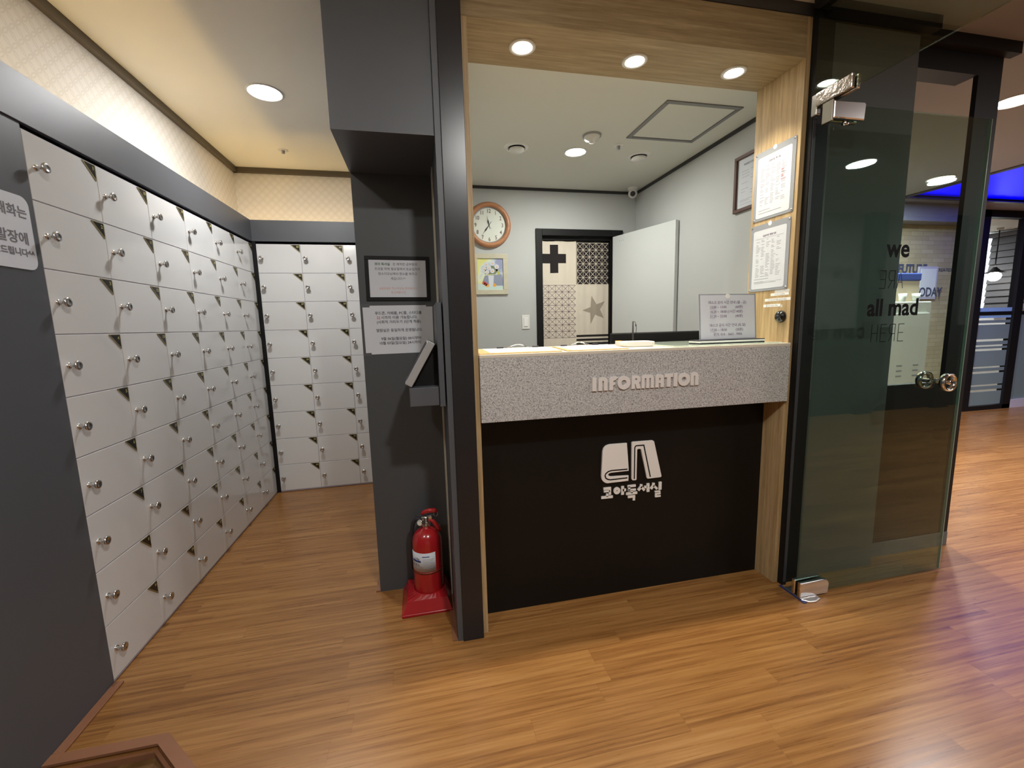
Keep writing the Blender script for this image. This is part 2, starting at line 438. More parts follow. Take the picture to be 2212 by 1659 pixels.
# ------------------------------------------------------------------ measured planes (metres)
XL, YB = -1.2494, 3.8187          # locker fronts: left bank, back bank
ZT = 2.047                        # locker top
CZ = 2.71                         # lobby ceiling
PX, PY = -0.269, 2.161            # pillar corner
CYF, CYB = 1.7293, 2.009          # counter opening front / back
XJ0, XJ1 = 0.231, 1.7286          # counter opening left / right
SZ = 2.493                        # soffit
IY, IX, IZ = 3.812, 2.032, 2.55   # info room back wall, right wall, ceiling
XP = 1.7544

# ================================================================== STRUCTURE
b = B()   # floor with a notch for the sunken shoe zone
x0, x1, y0, y1 = -2.0, 13.0, -3.0, 8.0
notch = [(-1.25, 1.48), (-0.93, 1.48), (-0.38, 0.915), (-0.38, -1.2), (-1.25, -1.2)]
quads = [[(x0, y0), (x0, y1), (-1.25, y1), (-1.25, y0)], [(-1.25, 1.48), (-1.25, y1), (x1, y1), (x1, 1.48)], [(-1.25, y0), (-1.25, -1.2), (x1, -1.2), (x1, y0)],
         [(-0.93, 1.48), (x1, 1.48), (x1, 0.915), (-0.38, 0.915)], [(-0.38, 0.915), (x1, 0.915), (x1, -1.2), (-0.38, -1.2)]]
for q in quads: b.prism(q, -0.02, 0)
struct('floor', b, M['floor'], 'warm oak plank floor with long grain running across the room', 'floor')
b = B().prism(notch, -0.07, -0.04)
b.prism([(-1.25, 1.47), (-0.935, 1.47), (-0.93, 1.48), (-1.25, 1.48)], -0.04, -0.02, mi=1)
b.prism([(-0.93, 1.48), (-0.38, 0.915), (-0.388, 0.908), (-0.937, 1.47)], -0.04, -0.02, mi=1)
struct('floor_sunken', b, [M['floorl'], M['skirt']], 'sunken darker wooden floor of the shoe zone at the bottom left corner', 'floor')
b = B()
b.prism([(-1.25, 1.474), (-0.927, 1.474), (-0.912, 1.512), (-1.25, 1.512)], 0, 0.008)
b.prism([(-0.927, 1.474), (-0.912, 1.512), (-0.345, 0.93), (-0.376, 0.91)], 0, 0.008)
struct('trim_1', b, M['skirt'], 'reddish brown wooden edging around the sunken shoe zone', 'floor edging')
struct('trim_2', B().box(XL, XL + 0.034, 1.512, 1.81, 0, 0.008, bev=0.002), M['skirt'], 'brown edging strip at the foot of the dark grey left panel', 'floor edging')
b = B().box(PX - 0.022, PX, PY, 3.9, 0, 0.008)
b.box(0.072, 0.095, 1.712, 2.15, 0.0, 0.006)
struct('trim_3', b, M['skirt'], 'brown edging strips at the foot of the dark pillar', 'floor edging')

# left wall / panel, lobby shell
struct('wall_left', B().box(XL - 0.4, XL, -3.0, 1.8095, -0.16, 2.064), M['lam'], 'dark grey laminate panel wall on the left in front of the lockers', 'wall')
struct('wall_left_upper', B().box(-1.6, -1.43, -3.0, 4.3, 2.07, CZ), M['wallp'], 'cream patterned wallpaper above the left lockers', 'wall')
struct('wall_back_lockers', B().box(-1.43, PX, 4.13, 4.3, 2.0, CZ), M['wallp'], 'cream patterned wallpaper above the back lockers', 'wall')
b = B().box(XL - 0.012, XL + 0.006, -3.0, YB - 0.004, 2.064, 2.2275, bev=0.001)
b.box(-1.43, XL - 0.012, -3.0, YB, 2.085, 2.10)
b.box(-1.43, PX, YB - 0.006, YB + 0.012, 2.066, 2.2275, bev=0.001)
b.box(-1.43, PX, YB + 0.012, 4.13, 2.085, 2.10)
struct('trim_4', b, M['lam'], 'dark grey fascia band running above both banks of lockers', 'fascia')
struct('wall_behind_lockers', B().box(-2.0, -1.8, 1.8, 4.6, 0, 2.1).box(-2.0, PX, 4.3, 4.5, 0, 2.1), M['dark'], 'wall hidden behind the lockers', 'wall')
b = B().box(-1.43, -1.40, -3.0, 4.13, CZ - 0.04, CZ).box(-1.43, PX, 4.10, 4.13, CZ - 0.04, CZ)
struct('trim_5', b, M['trim'], 'brown grey cornice where the wallpaper meets the locker room ceiling', 'cornice')
struct('ceiling', B().box(-1.6, XP, -3.0, CYB - 0.01, CZ, CZ + 0.1).box(-1.6, 0.2, CYB - 0.01, 4.3, CZ, CZ + 0.1), M['ceil'], 'white lobby ceiling continuing over the locker room', 'ceiling')
# pillar, beam, post
struct('wall_pillar', B().box(PX, 0.2, PY, 4.5, 0, CZ), M['lamd'], 'dark grey pillar wall between the lockers and the counter', 'pillar')
struct('wall_beam', B().box(-0.272, 0.095, 1.7234, PY, 2.0696, CZ), M['lam'], 'dark grey boxed beam dropping from the ceiling in front of the pillar', 'beam')
b = B().box(0.0955, 0.118, 1.7086, PY, 0, CZ, 0)
b.box(0.0915, 0.0955, 2.04, PY, 0.008, 2.0696, 1)
struct('wall_post', b, [M['lam'], M['cream']], 'narrow grey return beside the black post left of the counter', 'wall')
struct('trim_6', B().box(0.118, 0.207, 1.7000, 2.0, 0, CZ, bev=0.0015), M['blackp'], 'tall black post panel left of the counter opening', 'post')
# oak surround
struct('trim_7', B().box(0.207, XJ0, CYF, CYB, 0, SZ, bev=0.001), M['oakz'], 'narrow oak upright at the left of the counter opening', 'jamb')
struct('trim_8', B().box(XJ1, XP, CYF, CYB, 0, 2.6606, bev=0.001), M['oakz'], 'wide oak upright at the right of the counter opening', 'jamb')
struct('trim_9', B().box(0.207, XJ1, CYF, CYB, SZ, 2.6606, bev=0.001), M['oakx'], 'oak header over the counter opening with three spotlights', 'header')
struct('trim_10', B().box(0.207, XP + 0.1, CYF - 0.004, CYB - 0.2, 2.661, CZ), M['trimd'], 'dark cornice band above the oak header', 'cornice')
# info room
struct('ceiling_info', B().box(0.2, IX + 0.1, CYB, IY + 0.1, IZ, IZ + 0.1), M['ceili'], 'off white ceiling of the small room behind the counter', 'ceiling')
b = B().box(0.2, 1.075, IY, IY + 0.1, 0, IZ).box(1.865, IX + 0.1, IY, IY + 0.1, 0, IZ).box(1.075, 1.865, IY, IY + 0.1, 2.18, IZ)
struct('wall_back', b, M['wall'], 'pale grey back wall of the room behind the counter', 'wall')
struct('wall_right', B().box(IX, IX + 0.1, 1.9, IY, 0, IZ + 0.1), M['wall'], 'pale grey right wall of the room behind the counter', 'wall')
struct('wall_info_left', B().box(0.2, 0.23, CYB, IY, 0, IZ), M['wall'], 'pale grey left wall of the room behind the counter', 'wall')
struct('wall_above_counter', B().box(0.2, IX + 0.1, CYB - 0.01, CYB + 0.0, SZ + 0.01, CZ + 0.1).box(XP, IX, 1.95, CYB, 0, CZ), M['wall'], 'wall above and beside the counter opening on the room side', 'wall')
b = B().box(0.23, IX, IY - 0.012, IY, IZ - 0.022, IZ).box(IX - 0.012, IX, CYB, IY - 0.012, IZ - 0.022, IZ)
struct('trim_11', b, M['trimd'], 'thin dark cornice around the ceiling behind the counter', 'cornice')
b = B().box(0.9, 2.1, 4.7, 4.8, 0, 2.6).box(0.85, 0.9, IY + 0.1, 4.8, 0, 2.6).box(2.1, 2.15, IY + 0.1, 4.8, 0, 2.6).box(0.85, 2.15, IY + 0.1, 4.8, 2.6, 2.65)
struct('wall_closet', b, M['wall'], 'walls of the closet behind the curtain', 'wall')
# doorway in the back wall (door_1)
b = B().box(1.057, 1.117, IY - 0.018, IY + 0.1, 0, 2.207, bev=0.002).box(1.8, 1.896, IY - 0.018, IY + 0.1, 0, 2.207, bev=0.002).box(1.117, 1.8, IY - 0.018, IY + 0.1, 2.15, 2.207, bev=0.002)
b.box(1.117, 1.13, IY + 0.03, IY + 0.06, 0, 2.15).box(1.79, 1.8, IY + 0.03, IY + 0.06, 0, 2.15).box(1.13, 1.79, IY + 0.03, IY + 0.06, 2.12, 2.15)
d1 = thing('door_1', 'open pale grey door leaf in a black frame on the back wall', 'door', (1.47, IY, 0), kind='structure')
obj('door_frame', b, M['blackm'], d1)
hx, hy = 1.788, IY - 0.03
dx, dy = 1.993 - hx, 3.101 - hy; dl = math.hypot(dx, dy)
Md = frame((hx, hy, 0), (dx, dy, 0), (0, 0, 1))
leaf = obj('door_leaf', B().box(0, dl, 0.01, 2.142, -0.036, 0, bev=0.001, M4=Md), M['doorw'], d1)
b = B()
for q in (0.09, 0.115, 0.14): b.lathe([(0.0, 0.003), (0.003, 0.003), (0.003, 0)], 8, Md @ T(q, 2.09, 0.0))
obj('screw_holes', b, M['gplas'], leaf)
# counter
struct('wall_counter', B().box(XJ0, XJ1, 1.855, 1.90, 0, 0.9617), M['black'], 'black front panel of the reception counter', 'counter front')

# ------------------------------------------------------------------ right side: partition frame, corridor walls
b = B().box(XP, 1.778, 1.70, 1.76, 0, CZ).box(1.778, 1.86, 1.716, 1.80, 0, CZ)
struct('trim_12', b, M['blackm'], 'black steel post of the glass partition right of the counter', 'post')
struct('trim_13', B().box(1.757, 1.773, 1.6965, 1.6995, 0.02, 2.33), mat('dim_grey_strip', lin(58, 58, 62), 0.5), 'thin grey strip on the black partition post', 'strip')
struct('trim_14', B().box(1.715, 1.80, -3.0, 1.69, 2.665, CZ), M['blackm'], 'black head rail of the glass partition under the ceiling', 'rail')
struct('window_1', B().box(1.745, 1.755, -2.2, 1.69, 2.268, 2.665), M['glasst'], 'fixed glass transom above the glass door opening', 'glass transom')
struct('wall_corridor_stub', B().box(1.80, 2.365, 1.735, 1.95, 0, CZ), M['wallb'], 'dark grey wall section behind the open glass door', 'wall')
b = B().box(2.366, 2.452, 1.80, 1.90, 0, CZ).box(2.85, 3.008, 1.80, 1.822, 0, CZ).box(2.452, 2.85, 1.80, 1.90, 0, 0.965).box(2.452, 2.85, 1.80, 1.90, 2.56, CZ)
b.box(2.452, 2.85, 1.805, 1.83, 0.965, 0.985)
struct('wall_corridor', b, M['blackm'], 'black wall section with a tall opening behind the glass door', 'wall')
struct('baseboard_corridor', B().box(2.366, 3.0, 1.792, 1.80, 0.0, 0.08), M['wallb'], 'grey baseboard below the black wall section', 'baseboard')
b = B().box(1.80, 2.41, 1.68, 1.735, 2.655, CZ).box(2.366, 3.05, 1.755, 1.80, 2.655, CZ)
struct('trim_15', b, M['blackm'], 'black cornice over the wall sections beyond the glass', 'cornice')
# ceiling of the cafe hall, with a blue lit coffer
b = B()
cx0, cx1, cy0, cy1 = 5.56, 8.2, 2.75, 4.05
b.box(1.80, cx0, -3.0, 5.2, CZ, CZ + 0.05).box(cx1, 13.0, -3.0, 5.2, CZ, CZ + 0.05).box(cx0, cx1, -3.0, cy0, CZ, CZ + 0.05).box(cx0, cx1, cy1, 4.44, CZ, CZ + 0.05)
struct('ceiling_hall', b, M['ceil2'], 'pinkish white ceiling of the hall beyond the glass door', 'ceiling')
b = B().box(cx0 - 0.06, cx0, cy0, cy1, CZ - 0.012, CZ + 0.02).box(cx0, cx1, cy1, cy1 + 0.05, CZ - 0.012, CZ + 0.02)
struct('trim_16', b, M['trimd'], 'dark edge moulding around the blue ceiling recess', 'moulding')
cof = tag(obj('ceiling_coffer', B().box(cx0, cx1, cy0, cy1, CZ + 0.04, CZ + 0.05).box(cx0 - 0.005, cx0, cy0, cy1, CZ, CZ + 0.05).box(cx0, cx1, cy1, cy1 + 0.005, CZ, CZ + 0.05), M['coffer']),
    'recessed ceiling panel glowing vivid blue in the hall', 'ceiling light panel', kind='structure')
struct('wall_hall_back', B().box(3.0, 7.0, 4.44, 4.54, 0, CZ), M['brick'], 'pale brick wall at the far end of the hall', 'wall')
struct('wall_hall_left', B().box(2.14, 2.2, 1.95, 4.5, 0, CZ), M['wallb'], 'grey side wall of the hall behind the counter room', 'wall')
b = B().box(1.75, 13.0, -1.75, -1.6, 1.2, CZ, 0).box(1.75, 13.0, -1.75, -1.59, 0, 1.2, 1)
for xx in (3.1, 4.5, 5.9, 7.3): b.box(xx, xx + 0.28, -1.6, -1.5, 0, CZ, 1)
struct('wall_hall_front', b, [M['wallb'], M['blackm']], 'hall wall with black wainscot seen mirrored in the glass door', 'wall')
struct('wall_hall_right', B().box(12.9, 13.0, -1.6, 8, 0, CZ), M['wallb'], 'far right wall of the hall', 'wall')
# lobby rear
struct('wall_rear', B().box(-1.7, 1.75, -3.1, -3.0, -0.2, CZ), M['cream'], 'rear wall of the lobby behind the viewer', 'wall')

# far glazed partition of the cafe room
pt = thing('window_2', 'far glazed partition with black mullions and frosted horizontal bands', 'glass partition', (7.8, 4.44, 0), kind='structure')
b = B().box(6.95, 7.47, 4.40, 4.48, 0, CZ).box(8.11, 8.26, 4.40, 4.48, 0, CZ).box(6.95, 9.6, 4.40, 4.48, 2.62, CZ).box(7.47, 8.26, 4.40, 4.48, 0, 0.06).box(7.47, 8.11, 4.42, 4.46, 1.33, 1.38)
b.box(8.26, 9.6, 4.42, 4.46, 1.33, 1.38)
obj('window_frame', b, M['blackm'], pt)
obj('window_glass', B().box(7.47, 8.11, 4.435, 4.445, 0.06, 2.62), M['glassc'], pt)
b = B(); z = 0.07; hs = [0.19, 0.05, 0.16, 0.045, 0.22, 0.03, 0.05, 0.20, 0.04, 0.14]; k = 0
for h in hs:
    b.box(7.475, 8.105, 4.425, 4.434, z, z + h, 1 if k == 9 else 0); z += h + (0.022 if k % 2 else 0.03); k += 1
obj('frosted_film', b, [M['frost'], M['frostb']], pt)
struct('wall_cafe_low', B().box(8.26, 9.6, 4.43, 4.47, 0.12, 1.33), M['frost'], 'frosted grey lower partition panel at the far right edge', 'wall')
struct('baseboard_cafe', B().box(8.26, 9.6, 4.40, 4.43, 0, 0.12), M['skyl'], 'pale lilac baseboard at the far right edge', 'baseboard')
# room behind that partition
struct('ceiling_cafe', B().box(6.95, 9.1, 4.5, 7.7, 2.62, 2.66), M['ceil'], 'white ceiling of the cafe room', 'ceiling')
struct('wall_cafe_window', B().box(9.05, 9.1, 4.5, 8, 0, CZ), M['ceil'], 'white window wall of the cafe room', 'wall')
struct('wall_cafe_end', B().box(6.95, 9.1, 7.6, 7.7, 0, CZ), M['ceil'], 'end wall of the cafe room', 'wall')
struct('window_3', B().box(9.02, 9.05, 5.20, 5.42, 1.40, 2.55), M['day'], 'bright daylight window behind the blind in the cafe room', 'window')
bl = B(); z = 1.42
while z < 2.50: bl.box(-0.004, 0.004, 4.55, 5.235, 0, 0.112, M4=T(8.94, 0, z) @ Matrix.Rotation(math.radians(14), 4, 'Y')); z += 0.1
bl.box(8.90, 9.0, 4.55, 5.25, 2.53, 2.60)
tag(obj('window_blind', bl, M['blind']), 'grey horizontal window blind in the cafe room behind the far glazing', 'blind')

# ================================================================== LIGHTS
def downlight(name, x, y, z, r, power, col, label, group=None, rim=0.022, spread=180, rimmat='wplas'):
    t = thing(name, label, 'ceiling light', (x, y, z), group)
    D = down(x, y, z)
    obj('trim_ring', B().lathe([(r, 0.0), (r, 0.004), (r + rim * 0.6, 0.007), (r + rim, 0.004), (r + rim, 0.0)], 40, D), M[rimmat], t)
    obj('diffuser', B().lathe([(0.0005, 0.0015), (r * 0.7, 0.0015), (r, 0.0008)], 40, D), M['lamp'], t)
    ld = bpy.data.lights.new(name + '_lamp', 'AREA'); ld.shape = 'DISK'; ld.size = r * 1.9; ld.energy = power; ld.color = col; ld.spread = math.radians(spread)
    lo = bpy.data.objects.new(name + '_lamp', ld); C.objects.link(lo); lo.parent = t; lo.location = (0, 0, -0.012)
    return t
NEUT = (1.0, 0.985, 0.95); WARM = (1.0, 0.91, 0.72)
for (x, y), lb in zip(((0.476, 1.866), (0.984, 1.874), (1.485, 1.877)), ('left spotlight in the oak header, nearest the black post', 'middle spotlight in the oak header over the counter', 'right spotlight in the oak header, nearest the glass door')):
    downlight('spotlight', x, y, SZ, 0.038, L_HEAD, WARM, lb, 'spotlights in the oak header', 0.017, 95)
downlight('ceiling_downlight', -0.787, 2.862, CZ, 0.085, L_LOCK, (1.0, 1.0, 1.0), 'round downlight glowing in the locker room ceiling', None, 0.012)
downlight('ceiling_downlight', 1.134, 3.001, IZ, 0.068, L_INFO, (1.0, 1.0, 0.93), 'round downlight in the ceiling behind the counter', None, 0.014)
downlight('ceiling_downlight', -1.02, 0.25, CZ, 0.085, L_LOBBY * 0.5, NEUT, 'round lobby downlight behind the viewer on the left', None, 0.012)
downlight('ceiling_downlight', 0.50, -0.05, CZ, 0.085, L_LOBBY * 1.35, NEUT, 'round lobby downlight behind the viewer on the right', None, 0.012)
downlight('ceiling_downlight', 3.83, 2.21, CZ, 0.10, L_BIG, (1.0, 0.95, 0.94), 'bright round hall downlight at the right edge beside the black wall', None, 0.012)
downlight('ceiling_downlight', 3.92, -0.06, CZ, 0.10, L_BIG, (1.0, 0.95, 0.94), 'hall downlight mirrored in the glass door', None, 0.012)
downlight('ceiling_downlight', 5.3, -0.35, CZ, 0.10, L_BIG, (1.0, 0.95, 0.94), 'second hall downlight mirrored in the glass door', None, 0.012)
downlight('ceiling_downlight', 5.2, 3.5, CZ, 0.10, L_BIG * 1.8, (1.0, 0.95, 0.94), 'hall downlight beside the blue ceiling panel seen through the glass', None, 0.012)
for x_, y_ in ((6.4, 0.2), (8.2, 0.4), (3.9, 3.9)):  # extra downlights out of view, added to brighten the hall and its brick wall
    downlight('ceiling_downlight', x_, y_, CZ, 0.10, L_BIG * (2.2 if y_ > 3 else 1.0), (1.0, 0.95, 0.94), {6.4: 'added hall downlight beyond the frame, brightening the hall near the blue panel', 8.2: 'farthest added hall downlight, unseen, brightening the hall right of the blue panel', 3.9: 'unseen hall downlight added to brighten the pale brick wall'}[x_], None, 0.012)
downlight('ceiling_downlight', 8.2, 5.9, 2.62, 0.10, L_CAFE, (0.95, 0.97, 1.0), 'downlight of the cafe room behind the far glazing', None, 0.012)
# cove LED strip
b = B().box(-1.40, -1.39, 1.0, 4.08, 2.101, 2.109).box(-1.39, PX - 0.02, 4.07, 4.08, 2.101, 2.109)
b2 = B().box(-1.36, -1.345, -1.5, 3.95, 2.101, 2.113).box(-1.345, PX - 0.02, 3.935, 3.95, 2.101, 2.113)
tag(obj('cove_light_strip', b2, M['cove']), 'warm yellow light strip hidden behind the fascia above the lockers', 'light strip')

# pendant lamp in the cafe room
t = thing('pendant_lamp', 'glowing pendant lamp hanging in front of the blind in the cafe room', 'pendant lamp', (8.60, 4.95, 1.85))
obj('cable', B().tube([(8.60, 4.95, 2.62), (8.60, 4.95, 2.05)], 0.008), M['blackm'], t)
obj('lamp_shade', B().lathe([(0.018, 2.05), (0.035, 2.03), (0.07, 1.99), (0.125, 1.965)], 24, T(8.60, 4.95, 0)), M['blackm'], t)
obj('bulb', B().lathe([(0.001, 1.84), (0.04, 1.85), (0.07, 1.88), (0.08, 1.92), (0.07, 1.95), (0.04, 1.97)], 24, T(8.60, 4.95, 0)), M['lampb'], t)
obj('ceiling_rose', B().lathe([(0.001, 2.59), (0.04, 2.59), (0.045, 2.62)], 20, T(8.60, 4.95, 0)), M['wplas'], t)

# ================================================================== LOCKERS
def locker_column(wd, label, first, group):
    t = thing('locker_cabinet', label, 'lockers', (0, 0, 0), group)
    rh = (ZT - 0.012) / 9
    body = B().box(0.0005, wd - 0.0005, 0.0025, 0.42, 0.004, ZT)
    obj('cabinet_body', body, M['carc'], t)
    for i in range(9):
        zt = ZT - i * rh; zb = zt - rh
        d = obj('door', B().box(0.001, wd - 0.001, 0, 0.018, zb + 0.0017, zt - 0.0017, bev=0.0012), M['white'], t)
        zc = (zt + zb) / 2
        K = frame((0.036, 0, zc), (1, 0, 0), (0, 0, 1))
        kb = B().lathe([(0.0, 0.004), (0.010, 0.004), (0.011, 0.0)], 18, K)
        kb.lathe([(0.0065, 0.003), (0.0055, 0.012), (0.0065, 0.018), (0.012, 0.022), (0.0165, 0.025), (0.0175, 0.029), (0.0165, 0.0325), (0.010, 0.034), (0.0085, 0.0325), (0.0, 0.0325)], 20, K)
        obj('lock_knob', kb, M['steel'], d)
        plate(d, wd, zt, first + i)
    return t
def plate(d, wd, zt, n):
    x1 = wd - 0.004; z1 = zt - 0.004; w_, h_ = 0.066, 0.062
    Fm = frame((x1, 0, z1), (1, 0, 0), (0, 0, 1))
    tri = [(-w_, 0), (-0.003, 0), (0, -0.003), (0, -h_ + 0.004), (-0.003, -h_), (-w_ - 0.001, -0.003)]
    tri2 = [(-w_ + 0.008, -0.003), (-0.003, -0.003), (-0.003, -h_ + 0.009)]
    b = B().prism(tri, 0.0, 0.002, Fm, 0).prism(tri2, 0.002, 0.0024, Fm, 1)
    b.text(str(n), 0.019, Fm @ T(-0.016 if n > 9 else -0.013, -0.022, 0.0025), 2, bold=0.0006, ext=0.0001)
    return obj('number_plate', b, [M['gold'], M['platek'], M['goldd']], d)
def dup_column(src, label, first, loc, rz, wd):
    r = src.copy(); C.objects.link(r); r['label'] = label; r.location = loc; r.rotation_euler = (0, 0, rz)
    ORG[r.name] = Vector((0, 0, 0)); rh = (ZT - 0.012) / 9; i = 0
    for ch in list(src.children):
        c = ch.copy(); C.objects.link(c); c.parent = r; ORG[c.name] = Vector((0, 0, 0))
        if ch.name.startswith('door'):
            for g in ch.children:
                if g.name.startswith('lock_knob'):
                    k = g.copy(); C.objects.link(k); k.parent = c
            zb = min(v.co.z for v in ch.data.vertices); zt = zb - 0.0017 + rh
            i = round((ZT - zt) / rh)
            plate(c, wd, zt, first + i)
    return r
wl, wb = 0.3325, 0.3242
labs = ['white locker column nearest the viewer on the left wall, plates 1 to 9', 'second white locker column on the left wall, plates 10 to 18', 'third white locker column on the left wall, plates 19 to 27',
        'fourth white locker column on the left wall, plates 28 to 36', 'fifth white locker column on the left wall, plates 37 to 45', 'last white locker column on the left wall, touching the corner, plates 46 to 54']
G = 'white numbered lockers'
src = locker_column(wl, labs[0], 1, G); y00 = 1.8115; wstep = 0.33275
for c in range(1, 6): dup_column(src, labs[c], 1 + 9 * c, (XL, y00 + c * wstep, 0), PI / 2, wl)
src.location = (XL, y00, 0); src.rotation_euler = (0, 0, PI / 2)
src2 = locker_column(wb, 'white locker column on the back wall beside the corner, plates 55 to 63', 55, G)
dup_column(src2, 'middle white locker column on the back wall, plates 64 to 72', 64, (-1.2232 + wb, YB, 0), 0, wb)
src3 = locker_column(0.304, 'white locker column on the back wall partly hidden by the dark pillar', 73, G); src3.location = (-1.2232 + 2 * wb, YB, 0)
src2.location = (-1.2232, YB, 0)
struct('trim_17', B().box(XL - 0.02, -1.2240, YB - 0.004, YB + 0.02, 0, 2.064), M['blackm'], 'black filler strip in the corner between the two locker banks', 'filler strip')

# ================================================================== COUNTER
b = B().box(XJ0 + 0.0008, XJ1 - 0.0008, 1.7126, 1.853, 0.9617, 1.222, bev=0.001)
ct = tag(obj('counter_apron', B().box(XJ0 + 0.0008, XJ1 - 0.0008, 1.7126, 1.90, 0.9617, 1.2300, bev=0.001), M['granite']), 'deep speckled grey granite front of the reception counter', 'counter front')
tag(obj('countertop', B().box(XJ0 + 0.0008, XJ1 - 0.0008, 1.7126, 2.18, 1.2302, 1.2434, bev=0.001), mat('pale_stone_top', lin(214, 206, 190), 0.35)), 'pale countertop slab lying on the granite counter front', 'countertop')
lt = thing('counter_lettering', 'raised pale grey word INFORMATION on the granite counter front', 'sign letters', (0.975, 1.7126, 1.07))
sx = (1.232 - 0.717) / 1632.0; sy = 0.0585 / 190
def U(x, y): return (x, y)
def arch(x0, w_, leg, h=190, top=None):
    """n shaped letter outline, round shoulders"""
    R_ = w_ * 0.42; out = [(x0, 0), (x0, h - R_)]
    out += [(x0 + R_ - R_ * math.cos(a), h - R_ + R_ * math.sin(a)) for a in [PI / 2 * i / 6 for i in range(1, 7)]]
    out += [(x0 + w_ - R_ + R_ * math.sin(a), h - R_ + R_ * math.cos(a)) for a in [PI / 2 * i / 6 for i in range(0, 7)]]
    out += [(x0 + w_, 0), (x0 + w_ - leg, 0)]
    r = (w_ - 2 * leg) / 2; cx = x0 + w_ / 2; hh = h - leg * 0.95 - r
    out += [(cx + r * math.cos(a), hh + r * math.sin(a)) for a in [PI * i / 8 for i in range(9)]]
    out += [(x0 + leg, 0)]
    return out
def hole(pts): return pts
glyphs = []
glyphs.append(('I', [[(0, 0), (58, 0), (58, 190), (0, 190)]]))
glyphs.append(('N', [arch(90, 132, 52)]))
f_out = [(250, 0), (250, 130), (255, 155), (270, 178), (292, 190), (330, 192), (358, 188), (374, 172), (352, 158), (340, 142), (322, 138), (306, 130), (304, 112), (322, 112), (338, 96), (338, 84), (322, 70), (304, 68), (304, 0)]
glyphs.append(('F', [f_out]))
glyphs.append(('O', [circ(468, 96, 96, 40), circ(468, 96, 40, 32)[::-1]]))
r_out = [(583, 0), (583, 190), (660, 190), (690, 182), (712, 160), (718, 130), (712, 104), (694, 86), (722, 0), (664, 0), (642, 70), (632, 78), (632, 0)]
glyphs.append(('R', [r_out, circ(650, 136, 17, 16)[::-1]]))
m_out = arch(737, 110, 42)
def arch2(x0, w_, leg, h=190):
    R_ = 52; out = [(x0, 0), (x0, h - R_)]
    out += [(x0 + R_ - R_ * math.cos(a), h - R_ + R_ * math.sin(a)) for a in [PI / 2 * i / 6 for i in range(1, 7)]]
    out += [(x0 + w_ / 2 - 12, h), (x0 + w_ / 2, h - 14), (x0 + w_ / 2 + 12, h)]
    out += [(x0 + w_ - R_ + R_ * math.sin(a), h - R_ + R_ * math.cos(a)) for a in [PI / 2 * i / 6 for i in range(0, 7)]]
    out += [(x0 + w_, 0), (x0 + w_ - leg, 0)]
    g_ = (w_ - 3 * leg) / 2; r = g_ / 2; hh = h - leg - r
    for cx_ in (x0 + w_ - leg - r, x0 + leg + r):
        out += [(cx_ + r * math.cos(a), hh + r * math.sin(a)) for a in [PI * i / 6 for i in range(7)]]
        if cx_ > x0 + w_ / 2: out += [(cx_ - r, 0), (x0 + leg + g_, 0)]
    out += [(x0 + leg, 0)]
    return out
glyphs.append(('M', [arch2(737, 186, 43)]))
a_o = [p for p in arch(950, 130, 50)]
a_o = [p for p in a_o if not (1000.5 > p[0] > 999 or 1029.5 < p[0] < 1031) or p[1] < 1 or p[1] > 300]
a_o = a_o[:a_o.index((1080, 0)) + 1] + [(1030, 0), (1030, 62), (1000, 62), (1000, 0)]
glyphs.append(('A', [a_o, [(1000, 96), (1000, 128), (1006, 138), (1015, 142), (1024, 138), (1030, 128), (1030, 96)][::-1]]))
glyphs.append(('T', [[(1093, 190), (1223, 190), (1223, 140), (1186, 140), (1186, 0), (1130, 0), (1130, 140), (1093, 140)]]))
glyphs.append(('I2', [[(1237, 0), (1293, 0), (1293, 190), (1237, 190)]]))
glyphs.append(('O2', [circ(1401, 95, 95, 40), circ(1401, 95, 38, 32)[::-1]]))
glyphs.append(('N2', [arch(1507, 125, 50)]))
b = B(); Mi = front(0.7165, 1.7126 - 0.004, 1.069)
for nm, lps in glyphs:
    vs_, fs_ = curve_geo([[(x * sx, y * sy) for x, y in lp] for lp in lps], 0.0035, 0.0005)
    b.add(vs_, fs_, 0, False, Mi)
obj('letters', b, M['letter'], lt)

